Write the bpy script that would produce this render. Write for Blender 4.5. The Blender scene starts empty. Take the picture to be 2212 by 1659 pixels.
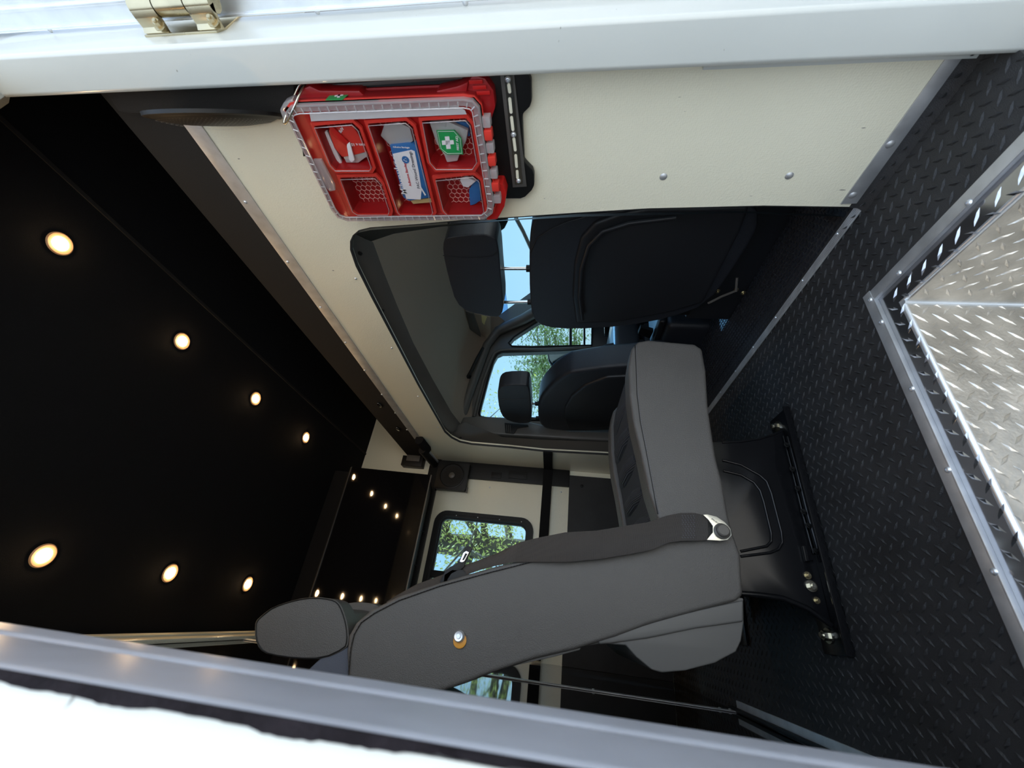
import bpy, bmesh, math, random
from mathutils import Vector, Matrix, Euler
from mathutils.geometry import tessellate_polygon
random.seed(7)
S = bpy.context.scene
C = S.collection
PI = math.pi
# ---------------------------------------------------------------- camera (frame 2212 x 1659, the phone was held on its side)
F = 869.92
RW = Matrix(((0.11037235, -0.85827301, 0.50118398),
             (0.08180364, 0.51039873, 0.85603814),
             (-0.9905181, -0.05348427, 0.12654376)))     # rows: vehicle X (forward), Y (left), Z (up) in photo axes (right, down, in)
O = Vector((0, 0, 0.6))
cam = bpy.data.cameras.new('camera')
camo = bpy.data.objects.new('camera', cam); C.objects.link(camo)
M3 = Matrix((RW @ Vector((1, 0, 0)), RW @ Vector((0, -1, 0)), RW @ Vector((0, 0, -1)))).transposed()
camo.matrix_world = Matrix.Translation(O) @ M3.to_4x4()
cam.sensor_fit = 'HORIZONTAL'; cam.sensor_width = 36.0; cam.lens = 36.0 * F / 2212
cam.clip_start = 0.02; cam.clip_end = 200
cam.dof.use_dof = True; cam.dof.focus_distance = 1.4; cam.dof.aperture_fstop = 5.6
S.camera = camo
def P(x, y, ax, v):
    """point where the sight line through photo pixel (x, y) meets the plane ax = v"""
    d = RW @ Vector(((x - 1106) / F, (y - 829.5) / F, 1)); i = 'XYZ'.index(ax)
    return O + d * ((v - O[i]) / d[i])
# ---------------------------------------------------------------- world, sun, exposure
SKY_GAIN = 2.1
w = bpy.data.worlds.new('sky'); S.world = w; w.use_nodes = True
nt = w.node_tree; nt.nodes.clear()
wo = nt.nodes.new('ShaderNodeOutputWorld'); bg = nt.nodes.new('ShaderNodeBackground')
tc = nt.nodes.new('ShaderNodeTexCoord'); sx = nt.nodes.new('ShaderNodeSeparateXYZ'); rp = nt.nodes.new('ShaderNodeValToRGB')
nt.links.new(tc.outputs['Generated'], sx.inputs[0]); nt.links.new(sx.outputs['Z'], rp.inputs[0])
nt.links.new(rp.outputs[0], bg.inputs[0]); nt.links.new(bg.outputs[0], wo.inputs[0])
e = rp.color_ramp.elements
e[0].position = 0.0; e[0].color = (0.95, 0.98, 1.0, 1)
e[1].position = 0.75; e[1].color = (0.52, 0.66, 0.88, 1)
e2 = rp.color_ramp.elements.new(0.3); e2.color = (0.66, 0.80, 0.94, 1)
bg.inputs[1].default_value = SKY_GAIN
sun = bpy.data.lights.new('sun', 'SUN'); sun.energy = 14.0; sun.angle = math.radians(0.6); sun.color = (1, 0.94, 0.84)
suno = bpy.data.objects.new('sun', sun); C.objects.link(suno)
suno.rotation_euler = Vector((0.62, 0.42, 0.80)).to_track_quat('Z', 'Y').to_euler()
vs = S.view_settings
vs.view_transform = 'Standard'; vs.look = 'None'; vs.gamma = 1; vs.use_curve_mapping = False
vs.exposure = 0.48
S.render.film_transparent = False
# ---------------------------------------------------------------- materials
def mat(name, col, rough=0.5, metal=0.0, bump=None, spec=0.5, noise=None, coat=0, emit=None, estr=0, ani=0):
    """bump = (kind, scale, strength, distance); noise = (scale, amount) mottles the colour"""
    m = bpy.data.materials.new(name); m.use_nodes = True
    n = m.node_tree.nodes; L = m.node_tree.links; b = n['Principled BSDF']
    b.inputs['Base Color'].default_value = (*col, 1); b.inputs['Roughness'].default_value = rough
    b.inputs['Metallic'].default_value = metal; b.inputs['Specular IOR Level'].default_value = spec
    b.inputs['Coat Weight'].default_value = coat
    if emit: b.inputs['Emission Color'].default_value = (*emit, 1); b.inputs['Emission Strength'].default_value = estr
    t = n.new('ShaderNodeTexCoord')
    if noise:
        a = n.new('ShaderNodeTexNoise'); a.inputs['Scale'].default_value = noise[0]; a.inputs['Detail'].default_value = 6
        L.new(t.outputs['Object'], a.inputs['Vector'])
        r = n.new('ShaderNodeMapRange'); r.inputs[1].default_value = 0.3; r.inputs[2].default_value = 0.7
        r.inputs[3].default_value = 1 - noise[1]; r.inputs[4].default_value = 1 + noise[1]
        L.new(a.outputs['Fac'], r.inputs[0])
        x = n.new('ShaderNodeMix'); x.data_type = 'RGBA'; x.blend_type = 'MULTIPLY'; x.inputs[0].default_value = 1
        x.inputs[6].default_value = (*col, 1); L.new(r.outputs[0], x.inputs[7]); L.new(x.outputs[2], b.inputs['Base Color'])
        r2 = n.new('ShaderNodeMapRange'); r2.inputs[3].default_value = max(0.02, rough - noise[1] * 0.5); r2.inputs[4].default_value = min(1, rough + noise[1] * 0.5)
        L.new(a.outputs['Fac'], r2.inputs[0]); L.new(r2.outputs[0], b.inputs['Roughness'])
    if name in ('cream_panel', 'white_paint'):
        mp_ = n.new('ShaderNodeMapping'); mp_.inputs['Scale'].default_value = (38, 38, 90) if name == 'white_paint' else (40, 90, 26); mp_.inputs['Rotation'].default_value = (0.4, 0.2, 0.3)
        sn = n.new('ShaderNodeTexNoise'); sn.inputs['Scale'].default_value = 1; sn.inputs['Detail'].default_value = 2
        L.new(t.outputs['Object'], mp_.inputs[0]); L.new(mp_.outputs[0], sn.inputs['Vector'])
        ms = n.new('ShaderNodeMapRange'); ms.inputs[1].default_value = 0.765; ms.inputs[2].default_value = 0.79; L.new(sn.outputs['Fac'], ms.inputs[0])
        xs = n.new('ShaderNodeMix'); xs.data_type = 'RGBA'; L.new(ms.outputs[0], xs.inputs[0]); L.new(x.outputs[2], xs.inputs[6]); xs.inputs[7].default_value = (.22, .21, .18, 1); L.new(xs.outputs[2], b.inputs['Base Color'])
    if bump:
        k, sc, st, di = bump
        if k == 'noise':
            a = n.new('ShaderNodeTexNoise'); a.inputs['Scale'].default_value = sc; a.inputs['Detail'].default_value = 4; out = a.outputs['Fac']
        elif k == 'cell':
            a = n.new('ShaderNodeTexVoronoi'); a.inputs['Scale'].default_value = sc; a.inputs['Randomness'].default_value = 0.5; out = a.outputs['Distance']
        else:
            a = n.new('ShaderNodeTexWave'); a.inputs['Scale'].default_value = sc; a.bands_direction = k; out = a.outputs['Fac']
        L.new(t.outputs['Object'], a.inputs['Vector'])
        bp = n.new('ShaderNodeBump')
        if name == 'cream_panel': b.inputs['Coat Weight'].default_value = .45; b.inputs['Coat Roughness'].default_value = .10; L.new(bp.outputs[0], b.inputs['Coat Normal']); bp.inputs['Strength'].default_value = st; bp.inputs['Distance'].default_value = di
        L.new(out, bp.inputs['Height']); L.new(bp.outputs[0], b.inputs['Normal'])
    return m
def clear(name, tint, gloss=0.08, rough=0.02, milk=0):
    m = bpy.data.materials.new(name); m.use_nodes = True; n = m.node_tree.nodes; L = m.node_tree.links; n.clear()
    o = n.new('ShaderNodeOutputMaterial'); t = n.new('ShaderNodeBsdfTransparent'); g = n.new('ShaderNodeBsdfGlossy'); mx = n.new('ShaderNodeMixShader'); f = n.new('ShaderNodeFresnel')
    t.inputs[0].default_value = (*tint, 1); g.inputs['Roughness'].default_value = rough; f.inputs[0].default_value = 1.45
    ge = n.new('ShaderNodeNewGeometry'); mr = n.new('ShaderNodeMapRange'); mr.inputs[3].default_value = 1.45; mr.inputs[4].default_value = 1 / 1.45; L.new(ge.outputs['Backfacing'], mr.inputs[0]); L.new(mr.outputs[0], f.inputs[0])
    ad = n.new('ShaderNodeMath'); ad.operation = 'ADD'; ad.inputs[1].default_value = gloss - 0.04; L.new(f.outputs[0], ad.inputs[0]); ad.use_clamp = True
    L.new(ad.outputs[0], mx.inputs[0]); L.new(t.outputs[0], mx.inputs[1]); L.new(g.outputs[0], mx.inputs[2]); L.new(mx.outputs[0], o.inputs[0])
    if milk:
        df = n.new('ShaderNodeBsdfDiffuse'); df.inputs[0].default_value = (0.85, 0.83, 0.83, 1); m2 = n.new('ShaderNodeMixShader'); m2.inputs[0].default_value = milk
        L.new(mx.outputs[0], m2.inputs[1]); L.new(df.outputs[0], m2.inputs[2]); L.new(m2.outputs[0], o.inputs[0])
    return m
m_cream = mat('cream_panel', (0.88, 0.845, 0.67), 0.30, bump=('cell', 260, 0.35, 0.0015), noise=(2.0, 0.03))
m_white = mat('white_paint', (0.60, 0.62, 0.585), 0.28, noise=(4, 0.02), coat=0.2)
m_carpet = mat('black_carpet', (0.012, 0.012, 0.013), 0.95, bump=('noise', 900, 0.8, 0.002), spec=0.1)
m_carpet2 = mat('grey_black_carpet', (0.03, 0.028, 0.026), 0.95, bump=('noise', 900, 0.8, 0.002), spec=0.1)
m_alu = mat('brushed_aluminium', (0.62, 0.63, 0.64), 0.5, 0.75, noise=(30, 0.12))
m_aluw = mat('bright_aluminium', (0.80, 0.83, 0.86), 0.33, 0.75, noise=(18, 0.08))
m_tread = mat('tread_plate_metal', (0.62, 0.58, 0.52), 0.36, 0.9, noise=(22, 0.22), bump=('noise', 160, 0.15, 0.002))
m_treadl = mat('polished_tread_plate', (0.50, 0.50, 0.52), 0.14, 0.95, noise=(22, 0.10))
m_rubber = mat('black_rubber', (0.027, 0.027, 0.028), 0.55, noise=(9, 0.25), bump=('noise', 700, 0.25, 0.001))
m_vinyl = mat('charcoal_vinyl', (0.092, 0.086, 0.080), 0.40, bump=('noise', 620, 0.25, 0.0008), noise=(6, 0.06))
m_vinyl_d = mat('dark_ribbed_fabric', (0.035, 0.037, 0.045), 0.7, bump=('X', 90, 0.6, 0.002))
m_shell = mat('grey_plastic_shell', (0.105, 0.103, 0.098), 0.5)
m_leather = mat('black_leather', (0.020, 0.022, 0.028), 0.36, bump=('noise', 500, 0.3, 0.001))
m_panelp = mat('black_seat_panel', (0.014, 0.015, 0.018), 0.45)
m_gloss = mat('gloss_black_panel', (0.004, 0.004, 0.005), 0.04, spec=0.6)
m_glossm = mat('gloss_black_metal', (0.007, 0.007, 0.008), 0.2, spec=0.32)
m_bplast = mat('black_plastic', (0.008, 0.008, 0.008), 0.48, spec=0.3)
m_gplast = mat('dark_grey_plastic', (0.095, 0.088, 0.080), 0.42, noise=(5, 0.1))
m_head = mat('headliner_fabric', (0.33, 0.265, 0.205), 0.9, bump=('Y', 120, 0.35, 0.001))
m_strap = mat('seat_belt_webbing', (0.064, 0.056, 0.051), 0.5, bump=('Z', 160, 0.5, 0.0008))
m_steel = mat('zinc_steel', (0.62, 0.58, 0.48), 0.25, 1.0)
m_zinc = mat('yellow_zinc', (0.50, 0.43, 0.28), 0.28, 0.95, noise=(14, 0.2))
m_chrome = mat('chrome', (0.8, 0.8, 0.8), 0.1, 1.0)
m_red = mat('red_plastic', (0.54, 0.016, 0.014), 0.33)
m_redd = mat('dark_red_plastic', (0.34, 0.008, 0.010), 0.38)
m_redb = mat('bright_red_rim', (0.66, 0.045, 0.032), 0.3)
m_wire = mat('pale_pink_wire', (0.75, 0.42, 0.36), 0.4)
m_clear = clear('clear_plastic', (0.97, 0.96, 0.96), 0.045, 0.05)
m_clearr = clear('clear_plastic_edge', (0.92, 0.88, 0.88), 0.2, 0.12, 0.26)
m_paper = mat('white_paper', (0.86, 0.87, 0.88), 0.5)
m_blue = mat('blue_print', (0.03, 0.16, 0.42), 0.45)
m_green = mat('green_print', (0.02, 0.33, 0.09), 0.4)
m_redp = mat('red_print', (0.60, 0.04, 0.05), 0.4)
m_foil = mat('silver_sachet', (0.55, 0.56, 0.55), 0.3, 0.3)
m_ink = mat('grey_ink', (0.12, 0.12, 0.14), 0.6)
m_orange = mat('orange_cap', (0.75, 0.34, 0.05), 0.4)
m_glass = clear('tinted_glass', (0.42, 0.55, 0.62), 0.0)
m_glassw = clear('clear_side_glass', (0.75, 0.76, 0.75), 0.02)
m_glassb = clear('blue_shade_band', (0.22, 0.38, 0.54), 0.0)
m_sign = mat('yellow_sticker', (0.65, 0.55, 0.25), 0.6)
m_bark = mat('bark', (0.16, 0.12, 0.085), 0.9, noise=(6, 0.3))
m_ground = mat('pale_concrete', (0.33, 0.315, 0.29), 0.9, noise=(1.2, 0.12))
m_seal = mat('grey_edge_vinyl', (0.42, 0.44, 0.50), 0.38, noise=(14, 0.10))
m_sealb = mat('perished_black_sealant', (0.018, 0.015, 0.018), 0.85, spec=0.1, bump=('noise', 300, 0.6, 0.002), noise=(60, 0.4))
m_led = mat('warm_led', (1, 1, 1), 0.5, emit=(1.0, 0.66, 0.34), estr=95)
m_ringglow = mat('ring_painted_glow', (0.30, 0.20, 0.12), 0.4, emit=(1.0, 0.45, 0.15), estr=0.10)  # lens glow on the trim ring, put in as warm tint and weak emission
def leafmat(name, col):
    m = mat(name, col, 0.55); b = m.node_tree.nodes['Principled BSDF']
    n = m.node_tree.nodes; L = m.node_tree.links; tr = n.new('ShaderNodeBsdfTranslucent'); tr.inputs[0].default_value = (col[0] * 1.2, col[1] * 1.2, col[2] * 0.6, 1)
    mx = n.new('ShaderNodeMixShader'); mx.inputs[0].default_value = 0.45
    L.new(b.outputs[0], mx.inputs[1]); L.new(tr.outputs[0], mx.inputs[2]); L.new(mx.outputs[0], n['Material Output'].inputs[0]); return m
m_leaf = leafmat('yellow_green_leaves', (0.74, 0.70, 0.24))
m_leaf2 = leafmat('green_leaves', (0.28, 0.36, 0.14))
# ---------------------------------------------------------------- object helpers
WL = {}
def link(name, me, m=None, parent=None, loc=Vector((0, 0, 0)), rot=None):
    o = bpy.data.objects.new(name, me); C.objects.link(o)
    if m is not None and me is not None and not me.materials: me.materials.append(m)
    loc = Vector(loc); WL[o.name] = loc.copy()
    if parent is not None:
        o.parent = parent; o.location = loc - WL[parent.name]
    else: o.location = loc
    if rot is not None: o.rotation_mode = 'QUATERNION'; o.rotation_quaternion = rot
    return o
def thing(name, label, cat, loc=(0, 0, 0), group=None, kind=None):
    o = bpy.data.objects.new(name, None); C.objects.link(o); o.empty_display_size = 0.05
    o.location = loc; WL[o.name] = Vector(loc); return tag(o, label, cat, group, kind)
def tag(o, label=None, cat=None, group=None, kind=None):
    if label: o['label'] = label
    if cat: o['category'] = cat
    if group: o['group'] = group
    if kind: o['kind'] = kind
    return o
def struct(o): o['kind'] = 'structure'; return o
def fin(bm, name, m, parent=None, smooth=True, ang=35, loc=(0, 0, 0)):
    bmesh.ops.recalc_face_normals(bm, faces=bm.faces)
    me = bpy.data.meshes.new(name); bm.to_mesh(me); bm.free()
    if smooth:
        me.shade_smooth(); me.set_sharp_from_angle(angle=math.radians(ang))
    return link(name, me, m, parent, loc)
def add_box(bm, a, b):
    a = Vector(a); b = Vector(b); vs_ = []
    for z in (a.z, b.z):
        for (x, y) in ((a.x, a.y), (b.x, a.y), (b.x, b.y), (a.x, b.y)): vs_.append(bm.verts.new((x, y, z)))
    for f in ((0, 3, 2, 1), (4, 5, 6, 7), (0, 1, 5, 4), (1, 2, 6, 5), (2, 3, 7, 6), (3, 0, 4, 7)): bm.faces.new([vs_[i] for i in f])
    return vs_
def bevel(bm, r, seg=2):
    if r > 0: bmesh.ops.bevel(bm, geom=list(bm.edges), offset=r, segments=seg, profile=0.6, affect='EDGES', clamp_overlap=True)
def box(name, a, b, m, parent=None, r=0.0, seg=2):
    bm = bmesh.new(); add_box(bm, a, b); bmesh.ops.recalc_face_normals(bm, faces=bm.faces); bevel(bm, r, seg); return fin(bm, name, m, parent)
def add_prism(bm, pts, off):
    off = Vector(off); A = [bm.verts.new(p) for p in pts]; B = [bm.verts.new(Vector(p) + off) for p in pts]
    bm.faces.new(A); bm.faces.new(B[::-1]); n = len(A)
    for i in range(n): bm.faces.new((A[i], B[i], B[(i + 1) % n], A[(i + 1) % n]))
def prism(name, pts, off, m, parent=None, r=0.0, seg=2, ang=35):
    bm = bmesh.new(); add_prism(bm, pts, off); bmesh.ops.recalc_face_normals(bm, faces=bm.faces); bevel(bm, r, seg); return fin(bm, name, m, parent, ang=ang)
def smoothpoly(pts, it=1):
    for _ in range(it):
        q = []
        for i in range(len(pts)):
            a = Vector(pts[i]); b = Vector(pts[(i + 1) % len(pts)]); q += [a * 0.75 + b * 0.25, a * 0.25 + b * 0.75]
        pts = q
    return pts
def plate(name, outer, holes, off, m, parent=None):
    """flat plate with holes; loops are 3-D points on one plane, off is the thickness vector"""
    off = Vector(off); loops = [[Vector(p) for p in outer]] + [[Vector(p) for p in h] for h in holes]
    tris = tessellate_polygon(loops); flat = [p for l in loops for p in l]
    bm = bmesh.new(); A = [bm.verts.new(p) for p in flat]; B = [bm.verts.new(p + off) for p in flat]
    for t in tris:
        try: bm.faces.new([A[i] for i in t]); bm.faces.new([B[i] for i in reversed(t)])
        except ValueError: pass
    k = 0
    for l in loops:
        n = len(l)
        for i in range(n): bm.faces.new((A[k + i], B[k + i], B[k + (i + 1) % n], A[k + (i + 1) % n]))
        k += n
    return fin(bm, name, m, parent, smooth=False)
def add_tube(bm, pts, r, seg=10, closed=False, flat=1.0):
    pts = [Vector(p) for p in pts]; n = len(pts); rings = []
    prev = None
    for i, p in enumerate(pts):
        if closed: t = (pts[(i + 1) % n] - pts[i - 1]).normalized()
        else: t = (pts[min(i + 1, n - 1)] - pts[max(i - 1, 0)]).normalized()
        if prev is None:
            a = Vector((0, 0, 1)) if abs(t.z) < 0.9 else Vector((1, 0, 0)); u = t.cross(a).normalized()
        else: u = (prev - t * prev.dot(t)).normalized()
        prev = u; v = t.cross(u); rr = r[i] if isinstance(r, (list, tuple)) else r
        rings.append([bm.verts.new(p + (u * math.cos(2 * PI * k / seg) + v * math.sin(2 * PI * k / seg) * flat) * rr) for k in range(seg)])
    m_ = n if closed else n - 1
    for i in range(m_):
        A = rings[i]; B = rings[(i + 1) % n]
        for k in range(seg): bm.faces.new((A[k], A[(k + 1) % seg], B[(k + 1) % seg], B[k]))
    if not closed: bm.faces.new(rings[0][::-1]); bm.faces.new(rings[-1])
def tube(name, pts, r, m, parent=None, seg=10, closed=False, flat=1.0):
    bm = bmesh.new(); add_tube(bm, pts, r, seg, closed, flat); return fin(bm, name, m, parent, ang=50)
def lathe_me(name, prof, seg=24, m=None):
    """profile of (radius, height) turned about local Z"""
    bm = bmesh.new(); rings = []
    for (r, h) in prof:
        if r < 1e-6: rings.append([bm.verts.new((0, 0, h))])
        else: rings.append([bm.verts.new((r * math.cos(2 * PI * k / seg), r * math.sin(2 * PI * k / seg), h)) for k in range(seg)])
    for A, B in zip(rings, rings[1:]):
        for k in range(seg):
            k2 = (k + 1) % seg
            if len(A) == 1 and len(B) == 1: continue
            if len(A) == 1: bm.faces.new((A[0], B[k2], B[k]))
            elif len(B) == 1: bm.faces.new((A[k], A[k2], B[0]))
            else: bm.faces.new((A[k], A[k2], B[k2], B[k]))
    bmesh.ops.recalc_face_normals(bm, faces=bm.faces)
    me = bpy.data.meshes.new(name); bm.to_mesh(me); bm.free(); me.shade_smooth(); me.set_sharp_from_angle(angle=math.radians(40))
    if m: me.materials.append(m)
    return me
def q(n): return Vector(n).to_track_quat('Z', 'Y')
me_screw = lathe_me('screw', [(0.0001, 0.0012), (0.0013, 0.0012), (0.0016, 0.0030), (0.0030, 0.0029), (0.0044, 0.0019), (0.0052, 0.0), (0, 0)], 14, m_aluw)
me_rivet = lathe_me('rivet', [(0, 0.0032), (0.003, 0.0029), (0.0058, 0.0017), (0.0078, 0.0), (0, 0)], 16, m_alu)
me_bcap = lathe_me('push_pin', [(0, 0.003), (0.004, 0.003), (0.005, 0.005), (0.008, 0.004), (0.0095, 0.0), (0, 0)], 16, m_bplast)
def bolt_me(name, r, h, m):
    bm = bmesh.new()
    for (rr, z0, z1, n) in ((r * 1.55, 0, h * 0.22, 20), (r, h * 0.22, h, 6), (r * 0.55, h, h * 1.35, 10)):
        A = [bm.verts.new((rr * math.cos(2 * PI * k / n), rr * math.sin(2 * PI * k / n), z0)) for k in range(n)]
        B = [bm.verts.new((v.co.x * 0.97, v.co.y * 0.97, z1)) for v in A]
        bm.faces.new(A[::-1]); bm.faces.new(B)
        for k in range(n): bm.faces.new((A[k], A[(k + 1) % n], B[(k + 1) % n], B[k]))
    me = bpy.data.meshes.new(name); bm.to_mesh(me); bm.free(); me.materials.append(m); return me
me_bolt = bolt_me('bolt', 0.010, 0.013, m_steel)
me_hbolt = bolt_me('bolt', 0.0065, 0.009, m_zinc)
def put(name, me, parent, p, n, s=1.0):
    o = link(name, me, None, parent, p, q(n)); 
    if s != 1: o.scale = (s, s, s)
    return o
def add_loz(bm, c, u, v, n, L, W, H):
    """one raised lozenge: u long axis, v short axis, n normal"""
    c = Vector(c); a = [c - u * L / 2, c + v * W / 2 , c + u * L / 2, c - v * W / 2]; V = [bm.verts.new(p) for p in a]
    r1 = bm.verts.new(c - u * L * 0.22 + n * H); r2 = bm.verts.new(c + u * L * 0.22 + n * H)
    bm.faces.new((V[0], V[3], r1)); bm.faces.new((V[3], V[2], r2, r1)) if False else None
    bm.faces.new((V[3], r2, r1)); bm.faces.new((V[3], V[2], r2)); bm.faces.new((V[2], V[1], r2)); bm.faces.new((V[1], r1, r2)); bm.faces.new((V[1], V[0], r1))
def text(name, body, size, m, parent, loc, uax, vax, extr=0.0002, align='CENTER'):
    cu = bpy.data.curves.new(name, 'FONT'); cu.body = body; cu.size = size; cu.extrude = extr; cu.align_x = align; cu.align_y = 'CENTER'; cu.offset = size * 0.012
    t = bpy.data.objects.new('tmp', cu); C.objects.link(t); bpy.context.view_layer.update()
    me = bpy.data.meshes.new_from_object(t.evaluated_get(bpy.context.evaluated_depsgraph_get())); bpy.data.objects.remove(t)
    me.materials.clear(); uax = Vector(uax).normalized(); vax = Vector(vax).normalized()
    R = Matrix((uax, vax, uax.cross(vax))).transposed(); me.transform(R.to_4x4()); me.name = name
    return link(name, me, m, parent, loc)
XB, YF, ZC, XR, YD = 0.826, 2.44, 1.872, -0.172, 0.30      # bulkhead, far wall, ceiling, rear partition, inside of door wall
V3 = lambda *a: Vector(a)
# ================================================================ SETTING
# ---- floor with step well cut out
WX, WY = 0.630, 0.664
fl = plate('floor', [V3(XR - 0.1, YD - 0.06, 0), V3(XR - 0.1, YF + 0.05, 0), V3(XB + 0.06, YF + 0.05, 0), V3(XB + 0.06, .2985, 0), V3(WX, .2985, 0), V3(WX, WY, 0), V3(XR, WY, 0), V3(XR, YD - 0.06, 0)], [], (0, 0, -0.02), m_rubber)
struct(fl)
bm = bmesh.new(); d1 = Vector((1, 1, 0)).normalized(); d2 = Vector((1, -1, 0)).normalized(); zz = Vector((0, 0, 1))
px_, py_ = 0.0315, 0.0285
for i in range(-2, 34):
    for j in range(0, 78):
        for k in (0, 1):
            x = 0.736 + (i - 29) * px_ + 0.0 + k * px_ / 2; y = 0.415 + (j - 5) * py_ + k * py_ / 2
            if not (XR < x < XB - 0.004 and YD < y < YF - 0.01): continue
            if x < WX + 0.012 and y < WY + 0.014: continue
            u, v = (d1, d2) if k == 0 else (d2, d1)
            add_loz(bm, (x, y, 0.0002), u, v, zz, 0.0235, 0.0066, 0.0022)
o = fin(bm, 'raised_tread', m_rubber, fl, smooth=False); o['kind'] = 'stuff'
struct(prism('baseboard_front', [V3(XB, YD, 0), V3(XB - .022, YD, .0005), V3(XB - .010, YD, .004), V3(XB - .004, YD, .010), V3(XB - .0015, YD, .022), V3(XB, YD, .022)], (0, .295, 0), m_rubber, None, 0, ang=60))
# mat cove where the tread turns up under the bulkhead strip
bm = bmesh.new()
for j in range(0, 12):
    y = 0.325 + j * py_
    add_loz(bm, (XB - 0.010, y, 0.006), Vector((-0.5, 0.1, 0.86)).normalized(), Vector((0, 1, 0)), Vector((-0.86, 0, 0.5)), 0.022, 0.008, 0.004)
o = fin(bm, 'cove_tread', m_rubber, fl, smooth=False); o['kind'] = 'stuff'
# ---- step well
sw = thing('step_well', 'recessed entry step of bright aluminium tread plate sunk into the black floor', 'step', (0.4, 0.5, -0.12), kind='structure')
LX, LY, LZ, WB = 0.575, 0.611, -0.005, -0.42
plate('tread_plate', [V3(WX, YD - .06, LZ), V3(WX, WY, LZ), V3(-0.2, WY, LZ), V3(-0.2, LY + .004, LZ), V3(LX + .004, LY + .004, LZ), V3(LX + .004, YD - .06, LZ)], [], (0, 0, -.003), m_treadl, sw)
prism('tread_plate', [V3(LX, YD - .1, LZ - .006), V3(LX, LY, LZ - .006), V3(LX, LY, WB), V3(LX, YD - .1, WB)], (.004, 0, 0), m_tread, sw)
prism('tread_plate', [V3(-0.2, LY, LZ - .006), V3(LX, LY, LZ - .006), V3(LX, LY, WB), V3(-0.2, LY, WB)], (0, .004, 0), m_tread, sw)
prism('tread_plate', [V3(-0.2, YD - .1, WB), V3(LX, YD - .1, WB), V3(LX, LY, WB), V3(-0.2, LY, WB)], (0, 0, -.004), m_tread, sw)
bmA = bmesh.new(); bmB = bmesh.new(); pt = 0.0339; nX = V3(-1, 0, 0); nY = V3(0, -1, 0)
da, db = V3(0, -1, -1).normalized(), V3(0, -1, 1).normalized(); dc, dd = V3(-1, 0, -1).normalized(), V3(-1, 0, 1).normalized()
for i in range(13):
    for j in range(-5, 14):
        y = 0.5006 + .0339 - j * .0332; z = -.0415 - i * .0338
        if YD - .09 < y < LY - .015: add_loz(bmA, (LX, y, z), da, V3(0, -1, 1).normalized(), nX, .030, .0062, .0019)
        y -= .0168; z2 = z + .0165 - 0.0
        if YD - .09 < y < LY - .012 and z2 < -.014: add_loz(bmA, (LX, y, z2), db, da, nX, .028, .0062, .0019)
    for j in range(-2, 22):
        x = .539 - j * .0352; z = -.0175 - i * .0338
        add_loz(bmB, (x, LY, z - .002), dc, dd, nY, .030, .0062, .0019)
        add_loz(bmB, (x - .0172, LY, z - .0185), dd, dc, nY, .028, .0062, .0019)
for b_ in (bmA, bmB):
    o = fin(b_, 'raised_lozenges', m_tread, sw, smooth=False); o['kind'] = 'stuff'
tube('weld_seam', [V3(LX - .001, LY - .001, LZ), V3(LX - .001, LY - .001, WB)], 0.0045, m_aluw, sw, 8)
tube('bead', [V3(LX + .005, YD - .06, LZ - .0055), V3(LX + .005, LY + .005, LZ - .0055), V3(-0.2, LY + .005, LZ - .0055)], 0.0058, m_aluw, sw, 10)
bm = bmesh.new()
for j in range(-1, 10):
    y = 0.5506 + .0336 - j * .0336
    if YD - .05 < y < WY: add_loz(bm, (.5985, y - .0005, LZ), V3(-1, 1, 0).normalized(), V3(1, 1, 0).normalized(), zz, .028, .0062, .0024)
    y -= .0168
    if y < LY: add_loz(bm, (.583, y, LZ), V3(-1, -1, 0).normalized(), V3(-1, 1, 0).normalized(), zz, .026, .0062, .0024)
for j in range(22):
    x = .5431 + .036 - j * .0360; add_loz(bm, (x, .6335, LZ), V3(-1, -1, 0).normalized(), V3(-1, 1, 0).normalized(), zz, .027, .0068, .0024)
    add_loz(bm, (x - .018, .618, LZ), V3(-1, 1, 0).normalized(), V3(1, 1, 0).normalized(), zz, .026, .0062, .0024)
o = fin(bm, 'raised_lozenges', m_treadl, sw, smooth=False); o['kind'] = 'stuff'
# angle trim round the well
ag = thing('trim_1', 'aluminium angle trim screwed round the edge of the step well', 'trim', (0.6, 0.6, 0), kind='structure')
box('angle_flange', (WX - 0.010, YD - .06, 0.0008), (WX + 0.012, WY - 0.006, 0.0026), m_alu, ag, 0.0006)
box('angle_drop', (WX - 0.010, YD - .06, LZ), (WX - 0.007, WY - 0.008, 0.0027), m_alu, ag, 0.0006)
box('angle_flange', (-0.2, WY - 0.010, 0.0012), (WX + 0.014, WY + 0.010, 0.0032), m_alu, ag, 0.0006)
box('angle_drop', (-0.2, WY - 0.012, LZ), (WX - 0.006, WY - 0.009, 0.0033), m_alu, ag, 0.0006)
for (x, y) in ((2093, 438), (1942, 590), (1880, 648), (1904, 696), (1970, 840), (2048, 1015), (2148, 1235)):
    p = P(x, y, 'Z', 0.003); put('screw', me_screw, ag, p, (0, 0, 1))
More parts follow.
